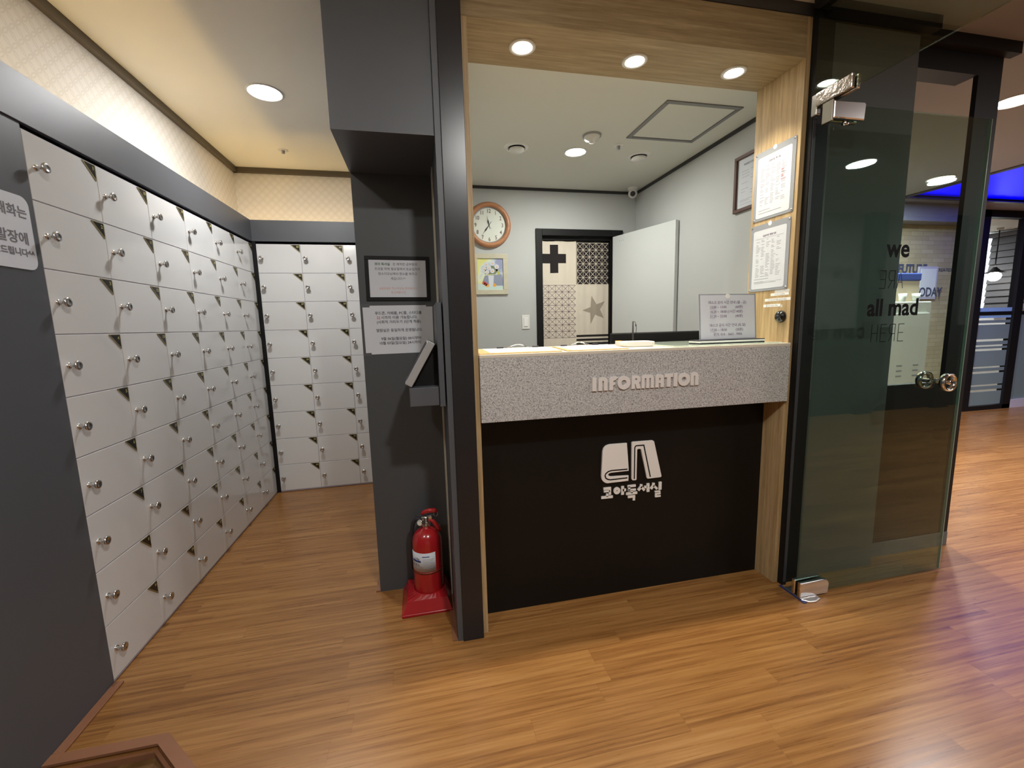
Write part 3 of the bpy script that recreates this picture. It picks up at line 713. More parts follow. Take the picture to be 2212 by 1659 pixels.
# logo and hangul on the black panel (coordinates measured on the panel)
LG = {"LA":[[0.954,0.781],[0.867,0.782],[0.855,0.78],[0.844,0.776],[0.834,0.767],[0.83,0.758],[0.828,0.748],[0.822,0.627],[0.823,0.616],[0.826,0.607],[0.833,0.598],[0.841,0.592],[0.853,0.588],[0.964,0.589],[0.965,0.616],[0.872,0.618],[0.863,0.622],[0.857,0.627],[0.856,0.632],[0.858,0.637],[0.862,0.639],[0.872,0.64],[0.965,0.64],[0.964,0.657]],
"LB":[[0.98,0.78],[0.985,0.784],[1.091,0.783],[1.099,0.778],[1.144,0.596],[1.14,0.59],[1.069,0.589],[1.064,0.593],[1.031,0.744],[1.026,0.747],[1.011,0.748],[1.007,0.743],[1.008,0.592],[1.004,0.588],[0.987,0.589],[0.982,0.596]],
"LK":[[18,[[0.958,0.650],[0.872,0.651],[0.856,0.647],[0.844,0.638],[0.8405,0.628],[0.845,0.615],[0.856,0.608],[0.869,0.605],[0.958,0.606]]],[18,[[0.995,0.596],[0.995,0.754],[0.998,0.761],[1.004,0.764],[1.043,0.7635],[1.0815,0.598]]]],
"HG":[[34,[[0.835,0.56],[0.869,0.56],[0.869,0.527]]],[28,[[0.837,0.546],[0.869,0.546]]],[34,[[0.855,0.533],[0.854,0.518]]],[38,[[0.824,0.516],[0.884,0.515]]],[44,[[0.936,0.563],[0.936,0.519]]],[38,[[0.936,0.543],[0.954,0.542]]],[34,[[0.963,0.559],[1.006,0.559]]],[34,[[0.971,0.558],[0.971,0.537]]],[30,[[0.965,0.539],[1.007,0.538]]],[34,[[0.985,0.536],[0.985,0.522]]],[36,[[0.955,0.521],[1.015,0.521]]],[36,[[0.965,0.504],[0.998,0.504],[0.997,0.483]]],[40,[[1.037,0.562],[1.035,0.549],[1.02,0.532]]],[36,[[1.035,0.55],[1.054,0.529]]],[36,[[1.053,0.546],[1.069,0.545]]],[46,[[1.073,0.563],[1.074,0.519]]],[40,[[1.104,0.562],[1.102,0.548],[1.089,0.532]]],[36,[[1.103,0.549],[1.124,0.529]]],[46,[[1.14,0.564],[1.14,0.523]]],[24,[[1.111,0.5155],[1.138,0.515],[1.139,0.503],[1.117,0.503],[1.117,0.490],[1.144,0.4895]]]]}
un = 0.000329
t = thing('wall_emblem', 'white emblem and five bold syllables mounted on the black counter panel', 'emblem', (0.984, 1.855, 0.48))
P0 = front(0, 1.855, 0)
b = B().prism(LG['LA'], 0, 0.010, P0, bev=0.0012).prism(LG['LB'], 0, 0.010, P0, bev=0.0012)
em = obj('emblem', b, M['letterw'], t)
b = B()
for wd, pts in LG['LK']: b.stroke(pts, wd * un, 0.0100, 0.0108, P0)
obj('emblem_groove', b, M['blackm'], em)
b = B()
for wd, pts in LG['HG']: b.stroke(pts, wd * un, 0, 0.006, P0)
vs_, fs_ = curve_geo([circ(0.906, 0.543, 0.0178, 28), circ(0.906, 0.543, 0.0038, 14)[::-1]], 0.003)
b.add(vs_, fs_, 0, False, front(0, 1.852, 0))
obj('lettering', b, M['letterw'], t)

# ------------------------------------------------------------------ things on the counter
ZC = 1.2434
def clipboard(name, board, paper, clip, pins, label):
    cx = sum(p[0] for p in board) / 4; cy = sum(p[1] for p in board) / 4
    t = thing(name, label, 'clipboard', (cx, cy, ZC), None)
    obj('board', B().prism(board, 0, 0.004, T(0, 0, ZC), bev=0.0005), M['kraft'], t)
    obj('paper', B().prism(paper, 0.004, 0.0052, T(0, 0, ZC)), M['paperb'], t)
    b = B()
    x, y = clip
    b.box(x - 0.055, x + 0.055, y - 0.014, y + 0.014, ZC + 0.005, ZC + 0.009, bev=0.001)
    b.tube([(x - 0.05, y, ZC + 0.009), (x - 0.028, y + 0.004, ZC + 0.014), (x - 0.01, y + 0.006, ZC + 0.021), (x + 0.01, y + 0.006, ZC + 0.021), (x + 0.028, y + 0.004, ZC + 0.014), (x + 0.05, y, ZC + 0.009)], 0.003, 8)
    obj('clip', b, M['chrome'], t)
    for p in pins: obj('clip_foot', B().box(p[0] - 0.016, p[0] + 0.016, p[1] - 0.006, p[1] + 0.006, ZC + 0.005, ZC + 0.012, bev=0.001), M['ink'], t)
clipboard('clipboard', [(0.236, 1.735), (0.592, 1.735), (0.640, 2.09), (0.262, 2.09)], [(0.285, 1.765), (0.592, 1.765), (0.620, 2.08), (0.296, 2.08)], (0.475, 2.07), ((0.385, 2.07), (0.565, 2.07)), 'kraft clipboard with white sheet at the left end of the counter')
clipboard('clipboard', [(0.615, 1.735), (0.90, 1.735), (0.965, 2.09), (0.660, 2.09)], [(0.645, 1.748), (0.895, 1.748), (0.958, 2.08), (0.672, 2.08)], (0.80, 2.07), ((0.715, 2.07), (0.885, 2.07)), 'kraft clipboard with white sheets in the middle of the counter')
# white terminal
t = thing('card_terminal', 'small white counter terminal with an orange corner and display', 'card terminal', (1.02, 1.90, ZC))
Mt = T(1.028, 1.925, ZC + 0.0) @ Matrix.Rotation(math.radians(-12), 4, 'Z')
b = B(); sh = rrect(0.165, 0.15, 0.03, 5); b.prism([(x * 0.93, y * 0.93) for x, y in sh], 0.0, 0.004, Mt); b.prism(sh, 0.004, 0.024, Mt, bev=0.003)
obj('housing', b, M['wplas'], t)
obj('display', B().prism(rrect(0.085, 0.035, 0.004, 3), 0.024, 0.0248, Mt @ T(0.0, 0.012, 0)), M['gplas'], t)
obj('corner_guard', B().prism(rrect(0.03, 0.035, 0.008, 4), 0.018, 0.0262, Mt @ T(-0.064, 0.052, 0)), M['orange'], t)
# glass sheet
tag(obj('glass_sheet', B().box(1.13, 1.70, 1.735, 2.16, ZC + 0.0002, ZC + 0.005, bev=0.001), mat('greenish_glass_pad', lin(206, 222, 208), 0.08, coat=0.5)), 'pale greenish glass sheet on the right half of the counter', 'glass sheet')
ZG = ZC + 0.005
# sign stand
t = thing('sign_stand', 'clear acrylic sign stand with a handwritten timetable sheet', 'sign stand', (1.462, 1.82, ZG))
obj('base', B().box(1.285, 1.645, 1.782, 1.862, ZG, ZG + 0.006, 0, bev=0.001).box(1.285, 1.645, 1.780, 1.864, ZG + 0.006, ZG + 0.014, 1, bev=0.001).box(1.285, 1.645, 1.782, 1.862, ZG + 0.014, ZG + 0.018, 0), [M['ink'], M['wplas']], t)
tilt = math.radians(5)
Ms = frame((1.4615, 1.806, ZG + 0.018), (1, 0, 0), (0, math.sin(tilt), math.cos(tilt)))
obj('acrylic_holder', B().prism([(-0.157, 0), (0.157, 0), (0.157, 0.218), (-0.157, 0.218)], -0.004, -0.001, Ms), M['acr'], t)
pp = obj('sheet', B().prism([(-0.150, 0.004), (0.150, 0.004), (0.150, 0.212), (0.012, 0.213), (-0.150, 0.213)], -0.001, 0.0, Ms).prism(circ(0.0, 0.208, 0.012, 16), 0.0, 0.0006, Ms, 1), [M['paper'], M['paperb']], t)
b = B(); bq = B()
for i, (l, m_, r) in enumerate([('데스크 공식 시간 안내 (월 - 금)', '', ''), ('12:00 ~ 13:00', '', '(60분)'), ('16:20 ~ 18:00', '', '(1시간 40분)'), ('21:20 ~ 22:00', '', '(40분)'), ('', '', ''), ('데스크 공식 시간 안내 (토,일)', '', ''), ('17:30 ~ 18:00', '', '(30분)'), ('문의: 010 - 3662 - 9906', '', '')]):
    zz = 0.172 - i * 0.0218
    if i == 5: b, bq = bq, b
    if i in (0, 5, 7): b.text(l, 0.0165, Ms @ T(-0.003, zz, 0.0003), 0, 'CENTER', ext=0.0001)
    elif l:
        b.text(l, 0.0165, Ms @ T(-0.100, zz, 0.0003), 0, 'LEFT', ext=0.0001); b.text(r, 0.0165, Ms @ T(0.082, zz, 0.0003), 0, 'RIGHT', ext=0.0001)
        b.prism([(-0.100, zz - 0.004), (-0.072, zz - 0.004), (-0.072, zz - 0.0032), (-0.100, zz - 0.0032)], 0.0001, 0.0003, Ms)
obj('handwriting', b, M['inkp'], pp); obj('handwriting', bq, M['inkp'], pp)
# monitor standing on the inner desk, seen over the counter, with a pen stand
tag(obj('inner_desk', B().box(0.3, 1.725, 2.19, 2.75, 0.72, 0.75, bev=0.002).box(0.3, 0.33, 2.2, 2.74, 0, 0.72).box(1.69, 1.72, 2.2, 2.74, 0, 0.72), M['oakx']), 'low oak work desk hidden behind the counter', 'desk')
t = thing('computer_monitor', 'black computer monitor seen from behind over the counter', 'monitor', (1.40, 2.34, 0.75))
Mm = T(1.40, 2.34, 0.75) @ Matrix.Rotation(math.radians(-3), 4, 'Z')
obj('screen_housing', B().box(-0.295, 0.295, -0.02, 0.02, 0.17, 0.549, bev=0.006, M4=Mm), M['blackm'], t)
obj('screen', B().box(-0.28, 0.28, 0.0201, 0.0206, 0.19, 0.535, M4=Mm), M['ink'], t)
obj('stand', B().box(-0.03, 0.03, -0.03, 0.0, 0.0, 0.3, bev=0.003, M4=Mm).box(-0.12, 0.12, -0.09, 0.09, 0, 0.012, bev=0.004, M4=Mm), M['blackm'], t)
t = thing('desk_microphone', 'thin black stand with a drooping cord rising behind the white terminal', 'microphone stand', (1.155, 2.16, ZC))
obj('stand_rod', B().tube([(1.128, 2.13, ZC), (1.128, 2.13, ZC + 0.05), (1.128, 2.13, ZC + 0.122)], [0.003, 0.0045, 0.0045], 10), M['ink'], t)
obj('cord', B().tube([(1.128, 2.13, ZC + 0.121), (1.145, 2.14, ZC + 0.119), (1.16, 2.16, ZC + 0.106), (1.18, 2.19, ZC + 0.085), (1.195, 2.22, ZC + 0.06), (1.205, 2.24, ZC + 0.03)], 0.0014, 6).tube([(1.162, 2.163, ZC + 0.104), (1.172, 2.178, ZC + 0.094)], 0.0032, 8), M['ink'], t)
obj('foot', B().lathe([(0.0, 0.004), (0.02, 0.004), (0.022, 0)], 16, T(1.128, 2.13, ZC)), M['gplas'], t)

# ================================================================== RIGHT JAMB: notices, stickers, bell
def doc_lines(b, Fm, x0, x1, z1, z0, n, cols, seed, mi=0, th=0.0022):
    rnd = random.Random(seed)
    for i in range(n):
        z = z1 - (z1 - z0) * i / (n - 1); cw = (x1 - x0) / cols
        for c in range(cols):
            if rnd.random() < 0.28: continue
            xs = x0 + c * cw; xe = xs + cw * rnd.uniform(0.35, 0.9)
            b.prism([(xs, z), (xe, z), (xe, z + th), (xs, z + th)], 0.0, 0.0002, Fm, mi)
def sleeve(yc, zc, label, seed, title):
    t = thing('notice_sleeve', label, 'notice', (XJ1, yc, zc - 0.165))
    Fm = left_face(XJ1, yc, zc)
    ho, hw = 0.166, 0.122
    obj('acrylic_sleeve', B().prism(rrect(2 * hw, 2 * ho, 0.006), 0, 0.003, Fm, bev=0.0005).prism(circ(0.0, ho - 0.004, 0.011, 20), 0.003, 0.0036, Fm, 1), [M['acr'], M['paperb']], t)
    p = obj('sheet', B().prism(rrect(0.205, 0.292, 0.01), 0.003, 0.0038, Fm @ T(0.0, -0.008, 0)), M['paper'], t)
    b = B(); F2 = Fm @ T(0, -0.008, 0.004)
    b.text(title, 0.011, F2 @ T(0, 0.112, 0.0002), 1, 'CENTER', ext=0.0001)
    doc_lines(b, F2, -0.08, 0.08, 0.095, -0.085, 26, 5, seed); doc_lines(b, F2, -0.085, 0.08, -0.098, -0.125, 5, 1, seed + 1)
    if seed == 3: doc_lines(b, F2, 0.045, 0.08, 0.05, 0.0, 9, 1, seed + 4, 2)
    else:
        for q in ((-0.088, 0.104, 0.176, 0.001), (-0.088, -0.112, 0.176, 0.001)): b.prism([(q[0], q[1]), (q[0] + q[2], q[1]), (q[0] + q[2], q[1] + q[3]), (q[0], q[1] + q[3])], 0, 0.0002, F2)
    obj('printing', b, [M['inkg'], M['inkp'], M['inkr']], p)
    for sx_ in (-1, 1):
        for sz_ in (-1, 1): obj('screw', B().lathe([(0.0, 0.0055), (0.004, 0.005), (0.005, 0.003)], 12, Fm @ T(sx_ * (hw - 0.008), sz_ * (ho - 0.009), 0)), M['steel'], t)
sleeve(1.870, 2.020, 'upper clear sleeve with a printed table on the oak upright', 3, '교습비등 게시표')
sleeve(1.876, 1.667, 'lower clear sleeve with a printed form on the oak upright', 8, '교습비등 환불기준')
def sticker(y, z, w_, h_, txt, label):
    Fm = left_face(XJ1, y, z)
    t = thing('label_sticker', label, 'sticker', (XJ1, y, z - h_ / 2), 'label tape strips above the bell')
    s_ = obj('tape', B().prism(rrect(w_, h_, 0.001, 2), 0, 0.0006, Fm), M['paperb'], t)
    obj('printing', B().text(txt, h_ * 0.72, Fm @ T(0, -h_ * 0.26, 0.0008), 0, 'CENTER', ext=0.0001), M['inkg'], t)
sticker(1.783, 1.4925, 0.085, 0.012, '인터폰 번호 입력하세요', 'topmost grey label strip under the lower sleeve')
sticker(1.796, 1.478, 0.108, 0.013, '010-32-5360000', 'second label strip from the top, over the bell')
sticker(1.808, 1.453, 0.155, 0.0135, '안에 없으면 벨을 눌러주세요..', 'longest label strip, above the bell')
sticker(1.840, 1.425, 0.105, 0.0135, '☎ 010-3662-7906', 'lowest long label strip, left above the bell')
sticker(1.780, 1.420, 0.009, 0.012, '벨', 'tiny square label strip right above the bell')
t = thing('call_bell', 'glossy black round call bell on the oak upright', 'bell', (XJ1, 1.776, 1.345))
Fb = left_face(XJ1, 1.778, 1.369)
obj('bell_body', B().lathe([(0.0, 0.024), (0.012, 0.0232), (0.022, 0.019), (0.028, 0.011), (0.0295, 0.004), (0.0295, 0.0)], 32, Fb), mat('gloss_black', lin(20, 20, 22), 0.08, coat=0.6), t)
obj('bell_button', B().lathe([(0.0, 0.0262), (0.008, 0.0255), (0.010, 0.0225)], 20, Fb), M['ink'], t)

# framed certificate on the inner right wall
t = thing('framed_certificate', 'brown framed certificate on the pale grey right wall', 'picture frame', (IX, 2.38, 2.035))
Fc = left_face(IX, 2.378, 2.200)
b = B(); w2, h2 = 0.125, 0.168
for q in ((-w2, w2, h2 - 0.02, h2), (-w2, w2, -h2, -h2 + 0.02), (-w2, -w2 + 0.02, -h2 + 0.02, h2 - 0.02), (w2 - 0.02, w2, -h2 + 0.02, h2 - 0.02)):
    b.prism([(q[0], q[2]), (q[1], q[2]), (q[1], q[3]), (q[0], q[3])], 0, 0.02, Fc, bev=0.002)
obj('frame', b, M['brown'], t)
p = obj('sheet', B().prism([(-w2 + 0.02, -h2 + 0.02), (w2 - 0.02, -h2 + 0.02), (w2 - 0.02, h2 - 0.02), (-w2 + 0.02, h2 - 0.02)], 0.001, 0.006, Fc), M['paper'], t)
b = B().text('학원설립·운영등록증', 0.013, Fc @ T(0, 0.105, 0.0065), 1, ext=0.0001); doc_lines(b, Fc @ T(0, 0, 0.0063), -0.07, 0.08, 0.07, -0.07, 9, 2, 5); doc_lines(b, Fc @ T(0, 0, 0.0063), -0.08, 0.08, -0.10, -0.125, 4, 1, 6)
obj('printing', b, [M['inkg'], M['ink']], p)

# ================================================================== INFO ROOM OBJECTS
# clock
cx, cz, yw = 0.640, 2.226, IY
t = thing('wall_clock', 'round wooden framed wall clock with white face reading 11:36', 'clock', (cx, yw, cz - 0.19))
Fk = front(cx, yw, cz)
obj('clock_frame', B().lathe([(0.150, 0.012), (0.150, 0.030), (0.156, 0.040), (0.170, 0.044), (0.186, 0.036), (0.192, 0.020), (0.190, 0.0)], 64, Fk), M['clockw'], t)
fc = obj('clock_face', B().lathe([(0.0, 0.012), (0.151, 0.012)], 48, Fk, 0).lathe([(0.141, 0.0125), (0.151, 0.0165)], 48, Fk, 1), [M['face'], M['gplas']], t)
b = B()
for h in range(1, 13):
    a = PI / 2 - h * PI / 6; b.text(str(h), 0.046, Fk @ T(0.118 * math.cos(a), 0.118 * math.sin(a) - 0.016, 0.0125), 0, bold=0.0006, ext=0.0002, font_sx=0.8)
obj('numerals', b, M['brown'], fc)
def hand(b, ang, L1, L2, wd, d):
    Mh = Fk @ Matrix.Rotation(math.radians(-ang), 4, 'Z')
    b.prism([(-wd * .25, -L2), (wd * .25, -L2), (wd * .3, 0), (wd, L1 * .42), (wd * .25, L1 * .6), (0, L1), (-wd * .25, L1 * .6), (-wd, L1 * .42), (-wd * .3, 0)], d, d + 0.001, Mh)
obj('hour_hand', (lambda q: (hand(q, 348, 0.078, 0.03, 0.006, 0.015), q)[1])(B()), M['ink'], t)
obj('minute_hand', (lambda q: (hand(q, 216, 0.118, 0.035, 0.006, 0.017), q)[1])(B()), M['ink'], t)
obj('second_hand', (lambda q: (hand(q, 328, 0.06, 0.04, 0.0016, 0.019), q)[1])(B()), M['ink'], t)
# painting
t = thing('flower_painting', 'small still life of white flowers in a pale green frame', 'painting', (0.645, IY, 1.635))
Fp = front(0.6395, IY, 1.810)
w2, h2, e = 0.155, 0.175, 0.041; b = B()
for q in ((-w2, w2, h2 - e, h2), (-w2, w2, -h2, -h2 + e), (-w2, -w2 + e, -h2 + e, h2 - e), (w2 - e, w2, -h2 + e, h2 - e)):
    b.prism([(q[0], q[2]), (q[1], q[2]), (q[1], q[3]), (q[0], q[3])], 0, 0.018, Fp, bev=0.002)
obj('frame', b, M['pframe'], t)
def paint_bg():
    m = bpy.data.materials.new('watercolour'); m.use_nodes = True; nt = m.node_tree; bs = nt.nodes['Principled BSDF']
    tc = nd(nt, 'ShaderNodeTexCoord'); n = nd(nt, 'ShaderNodeTexNoise'); n.inputs['Scale'].default_value = 9; n.inputs['Detail'].default_value = 3; nt.links.new(tc.outputs['Object'], n.inputs['Vector'])
    sp = nd(nt, 'ShaderNodeSeparateXYZ'); nt.links.new(tc.outputs['Object'], sp.inputs[0])
    v = mth(nt, 'ADD', n.outputs[0], mth(nt, 'MULTIPLY', mth(nt, 'SUBTRACT', sp.outputs[0], 0.0), 1.3))
    c = ramp(nt, v, [(0.36, lin(222, 222, 140)), (0.46, lin(222, 228, 204)), (0.56, lin(188, 198, 214)), (0.68, lin(150, 158, 190))])
    nt.links.new(c, bs.inputs['Base Color']); bs.inputs['Roughness'].default_value = 0.4; return m
cv = obj('canvas', B().prism([(-w2 + e, -h2 + e), (w2 - e, -h2 + e), (w2 - e, h2 - e), (-w2 + e, h2 - e)], 0.0, 0.008, Fp), paint_bg(), t)
b = B(); px_ = 0.0; L0 = 0.0085
b.prism([(-0.114, -0.134), (0.114, -0.134), (0.114, -0.10), (0.0, -0.095), (-0.114, -0.078)], L0, L0 + 0.0002, Fp, 5)
b.prism([(-0.07, -0.06), (-0.05, -0.01), (0.10, 0.0), (0.112, -0.095), (0.0, -0.10), (-0.06, -0.085)], L0, L0 + 0.0001, Fp, 6)
b.prism([(-0.045, 0.06), (-0.05, 0.0), (0.045, 0.0), (0.075, 0.05), (0.02, 0.075)], L0, L0 + 0.0003, Fp, 3)
b.prism([(0.045, 0.05), (0.06, 0.055), (0.085, 0.0), (0.07, -0.005)], L0, L0 + 0.0003, Fp, 4)
b.prism([(-0.02, -0.01), (0.03, -0.01), (0.024, -0.102), (-0.014, -0.102)], L0, L0 + 0.0004, Fp, 0)
for x, y in ((-0.035, 0.085), (0.02, 0.095), (0.058, 0.065), (-0.055, 0.045), (-0.012, 0.055), (0.018, 0.03), (-0.03, 0.022)):
    b.prism(circ(x, y, 0.021, 12), L0 + 0.0004, L0 + 0.0007, Fp, 0); b.prism(circ(x, y - 0.003, 0.005, 8), L0 + 0.0007, L0 + 0.0009, Fp, 1)
for x, y, m_ in ((-0.06, -0.075, 2), (-0.03, -0.096, 1), (0.035, -0.093, 1), (-0.045, -0.085, 2)): b.prism(circ(x, y, 0.015, 12), L0 + 0.0004, L0 + 0.0006, Fp, m_)
obj('brushwork', b, [M['paper'], M['orange'], M['inkr'], mat('leaf_paint', lin(120, 130, 96), 0.5), mat('yellow_green_paint', lin(186, 184, 62), 0.5), mat('pale_teal_paint', lin(196, 216, 210), 0.5), mat('slate_paint', lin(140, 148, 168), 0.5)], cv)
# switch
t = thing('light_switch', 'white light switch on the grey wall left of the black door frame', 'light switch', (0.953, IY, 1.32))
Fs = front(0.953, IY, 1.387)
obj('cover_plate', B().prism(rrect(0.072, 0.125, 0.003, 3), 0, 0.007, Fs, bev=0.001), M['wplas'], t)
obj('rocker', B().prism(rrect(0.036, 0.078, 0.002, 2), 0.007, 0.012, Fs, bev=0.001), M['paperb'], t)
# ceiling fittings
D = lambda x, y: down(x, y, IZ)
for x, y, lb in ((0.708, 2.985, 'left round ceiling air vent behind the counter'), (1.62, 3.005, 'right round ceiling air vent behind the counter')):
    t = thing('air_vent', lb, 'air vent', (x, y, IZ), 'round air vents in the inner ceiling')
    obj('flange', B().lathe([(0.056, -0.001), (0.056, 0.004), (0.066, 0.010), (0.082, 0.006), (0.086, 0.0)], 36, D(x, y)).lathe([(0.0, 0.0005), (0.056, 0.0005)], 24, D(x, y), 1), [M['wplas'], M['ink']], t)
    obj('disc', B().lathe([(0.05, 0.012), (0.052, 0.022), (0.045, 0.028), (0.0, 0.030)], 36, D(x, y)).lathe([(0.012, 0.0), (0.012, 0.014), (0.05, 0.013)], 20, D(x, y)), M['wplas'], t)
t = thing('smoke_detector', 'pale smoke detector on the inner ceiling', 'smoke detector', (1.145, 2.733, IZ))
obj('base', B().lathe([(0.0, 0.008), (0.058, 0.010), (0.060, 0.0)], 32, D(1.145, 2.733)), M['gplas'], t)
obj('sensor_head', B().lathe([(0.05, 0.010), (0.046, 0.026), (0.022, 0.036), (0.018, 0.046), (0.0, 0.047)], 32, D(1.145, 2.733)), M['wplas'], t)
def sprinkler(x, y, z, lb):
    t = thing('sprinkler_head', lb, 'sprinkler', (x, y, z)); Dm = down(x, y, z)
    obj('flange', B().lathe([(0.012, 0.001), (0.02, 0.006), (0.034, 0.004), (0.036, 0.0)], 28, Dm), M['wplas'], t)
    obj('nozzle', B().lathe([(0.011, 0.0), (0.011, 0.014), (0.006, 0.018), (0.012, 0.020), (0.012, 0.023), (0.0, 0.023)], 20, Dm), M['gplas'], t)
sprinkler(1.39, 2.861, IZ, 'small recessed sprinkler on the inner ceiling beside the right vent')
sprinkler(-0.93, 3.70, CZ, 'small sprinkler on the locker room ceiling')
t = thing('ceiling_hatch', 'square access hatch with grey edging in the inner ceiling', 'access hatch', (1.62, 2.493, IZ))
b = B()
for q in ((1.385, 1.855, 2.262, 2.280), (1.385, 1.855, 2.708, 2.726), (1.385, 1.403, 2.28, 2.708), (1.837, 1.855, 2.28, 2.708)): b.box(q[0] - (0.004 if q[0] < 1.4 else 0), q[1] + 0.005, q[2] - (0.004 if q[2] < 2.27 else 0), q[3] + 0.005, IZ - 0.006, IZ)
obj('hatch_frame', b, M['hatch'], t); obj('hatch_panel', B().box(1.41, 1.83, 2.287, 2.701, IZ - 0.003, IZ), M['ceili'], t)
t = thing('security_camera', 'white dome security camera in the corner of the inner ceiling', 'camera', (1.935, 3.69, IZ)); xx, yy = 1.935, 3.69
obj('mount', B().lathe([(0.0, 0.022), (0.040, 0.020), (0.046, 0.0)], 28, D(xx, yy)), M['wplas'], t)
obj('camera_ball', B().lathe([(0.0005, 0.0)] + [(0.040 * math.sin(a), 0.040 - 0.040 * math.cos(a)) for a in [PI * i / 14 for i in range(1, 14)]] + [(0.0005, 0.080)], 28, T(xx, yy, IZ - 0.088)), M['wplas'], t)
ld = Vector((-xx, -yy, 1.36 - (IZ - 0.06) - 0.2)).normalized(); Ml = frame((xx + ld.x * 0.030, yy + ld.y * 0.030, IZ - 0.048 + ld.z * 0.030), Vector((0, 0, 1)).cross(ld), ld.cross(Vector((0, 0, 1)).cross(ld)))
obj('lens', B().lathe([(0.022, 0.0), (0.022, 0.012), (0.018, 0.016), (0.0, 0.017)], 24, Ml), M['ink'], t)

# curtain in the doorway
def cyf(x): return 3.862 + 0.003 * math.sin(x * 33) + 0.001 * math.sin(x * 97 + 1)
cur = thing('door_curtain', 'black and cream patchwork curtain with cross, star and triangle prints', 'curtain', (1.455, 3.862, 1.0))
def CX(u): return 1.122 + (u - 743) * 0.001035
def CZv(v): return 2.115 - (v - 515) * 0.000985
def drape(b, poly, off, mi=0, step=0.008):
    """slice a plan polygon (x,z) into strips that follow the folds"""
    xs = [p[0] for p in poly]; a0, a1 = min(xs), max(xs); cuts = sorted(set([a0, a1] + [p[0] for p in poly] + [a0 + (a1 - a0) * i / max(1, int((a1 - a0) / step)) for i in range(max(1, int((a1 - a0) / step)))]))
    n = len(poly)
    for c0, c1 in zip(cuts[:-1], cuts[1:]):
        if c1 - c0 < 1e-7: continue
        cm = (c0 + c1) / 2; hits = []
        for i in range(n):
            p, q = poly[i], poly[(i + 1) % n]
            if (p[0] - cm) * (q[0] - cm) < 0:
                s_ = (q[1] - p[1]) / (q[0] - p[0]); hits.append((p[1] + s_ * (cm - p[0]), p[1] + s_ * (c0 - p[0]), p[1] + s_ * (c1 - p[0])))
        hits.sort()
        for k in range(0, len(hits) - 1, 2):
            lo, hi = hits[k], hits[k + 1]
            b.add([(c0, cyf(c0) - off, lo[1]), (c1, cyf(c1) - off, lo[2]), (c1, cyf(c1) - off, hi[2]), (c0, cyf(c0) - off, hi[1])], [(0, 1, 2, 3)], mi, False)
def dline(b, x0, z0, x1, z1, wd, off):
    d = Vector((x1 - x0, z1 - z0)); n = Vector((-d.y, d.x)).normalized() * wd / 2
    if abs(x1 - x0) < 1e-6: drape(b, [(x0 - wd / 2, z0), (x0 + wd / 2, z0), (x0 + wd / 2, z1), (x0 - wd / 2, z1)], off)
    else: drape(b, [(x0 + n.x, z0 + n.y), (x1 + n.x, z1 + n.y), (x1 - n.x, z1 - n.y), (x0 - n.x, z0 - n.y)], off, step=0.02)
X0, XM, X1 = CX(743), CX(1070), CX(1384); Z1, ZM, ZS, Z0 = CZv(515), CZv(912), CZv(1388), 0.35
b = B(); drape(b, [(X0, Z0), (XM, Z0), (XM, Z1), (X0, Z1)], 0); drape(b, [(XM, Z0), (X1, Z0), (X1, ZM), (XM, ZM)], 0)
cl = obj('cloth', b, M['cloth'], cur)
b = B(); drape(b, [(XM, ZM), (X1, ZM), (X1, Z1), (XM, Z1)], 0); obj('dark_cloth', b, M['clothk'], cur)
b = B(); R = lambda u0, v0, u1, v1: [(CX(u0), CZv(v1)), (CX(u1), CZv(v1)), (CX(u1), CZv(v0)), (CX(u0), CZv(v0))]
drape(b, R(826, 550, 900, 806), 0.0012); drape(b, R(752, 632, 826, 718), 0.0012); drape(b, R(900, 632, 975, 716), 0.0012); obj('cross_print', b, M['clothk'], cl)
b = B(); drape(b, [(CX(u), CZv(v)) for u, v in ((1217, 1020), (1265, 1101), (1347, 1072), (1301, 1150), (1339, 1235), (1252, 1198), (1209, 1288), (1205, 1180), (1128, 1156), (1208, 1126))], 0.0012); obj('star_print', b, M['clothg'], cl)
b = B()
for k in range(9): drape(b, R(1068, 1390 + k * 38, 1384, 1410 + k * 38), 0.0012)
obj('stripe_print', b, M['clothk'], cl)
def lattice(u0, u1, v0, v1, nx, nz, wd, off):
    b = B(); du = (u1 - u0) / nx; dv = (v1 - v0) / nz
    for i in range(nx):
        for j in range(nz):
            a, c_, d, e_ = CX(u0 + i * du), CX(u0 + (i + 1) * du), CZv(v0 + j * dv), CZv(v0 + (j + 1) * dv)
            dline(b, a, d, c_, e_, wd, off); dline(b, a, e_, c_, d, wd, off)
        dline(b, CX(u0 + i * du), CZv(v0), CX(u0 + i * du), CZv(v1), wd, off)
    for j in range(nz + 1): dline(b, CX(u0), CZv(v0 + j * dv), CX(u1), CZv(v0 + j * dv), wd, off)
    return b
obj('dark_lattice_print', lattice(1076, 1380, 530, 912, 5, 6, 0.0034, 0.0012), M['cloth'], cl)
obj('plum_lattice_print', lattice(746, 1062, 918, 1412, 5, 8, 0.0026, 0.0012), M['clothp'], cl)
obj('curtain_rod', B().tube([(1.125, 3.865, 2.118), (1.79, 3.865, 2.118)], 0.006, 10), M['blackm'], cur)

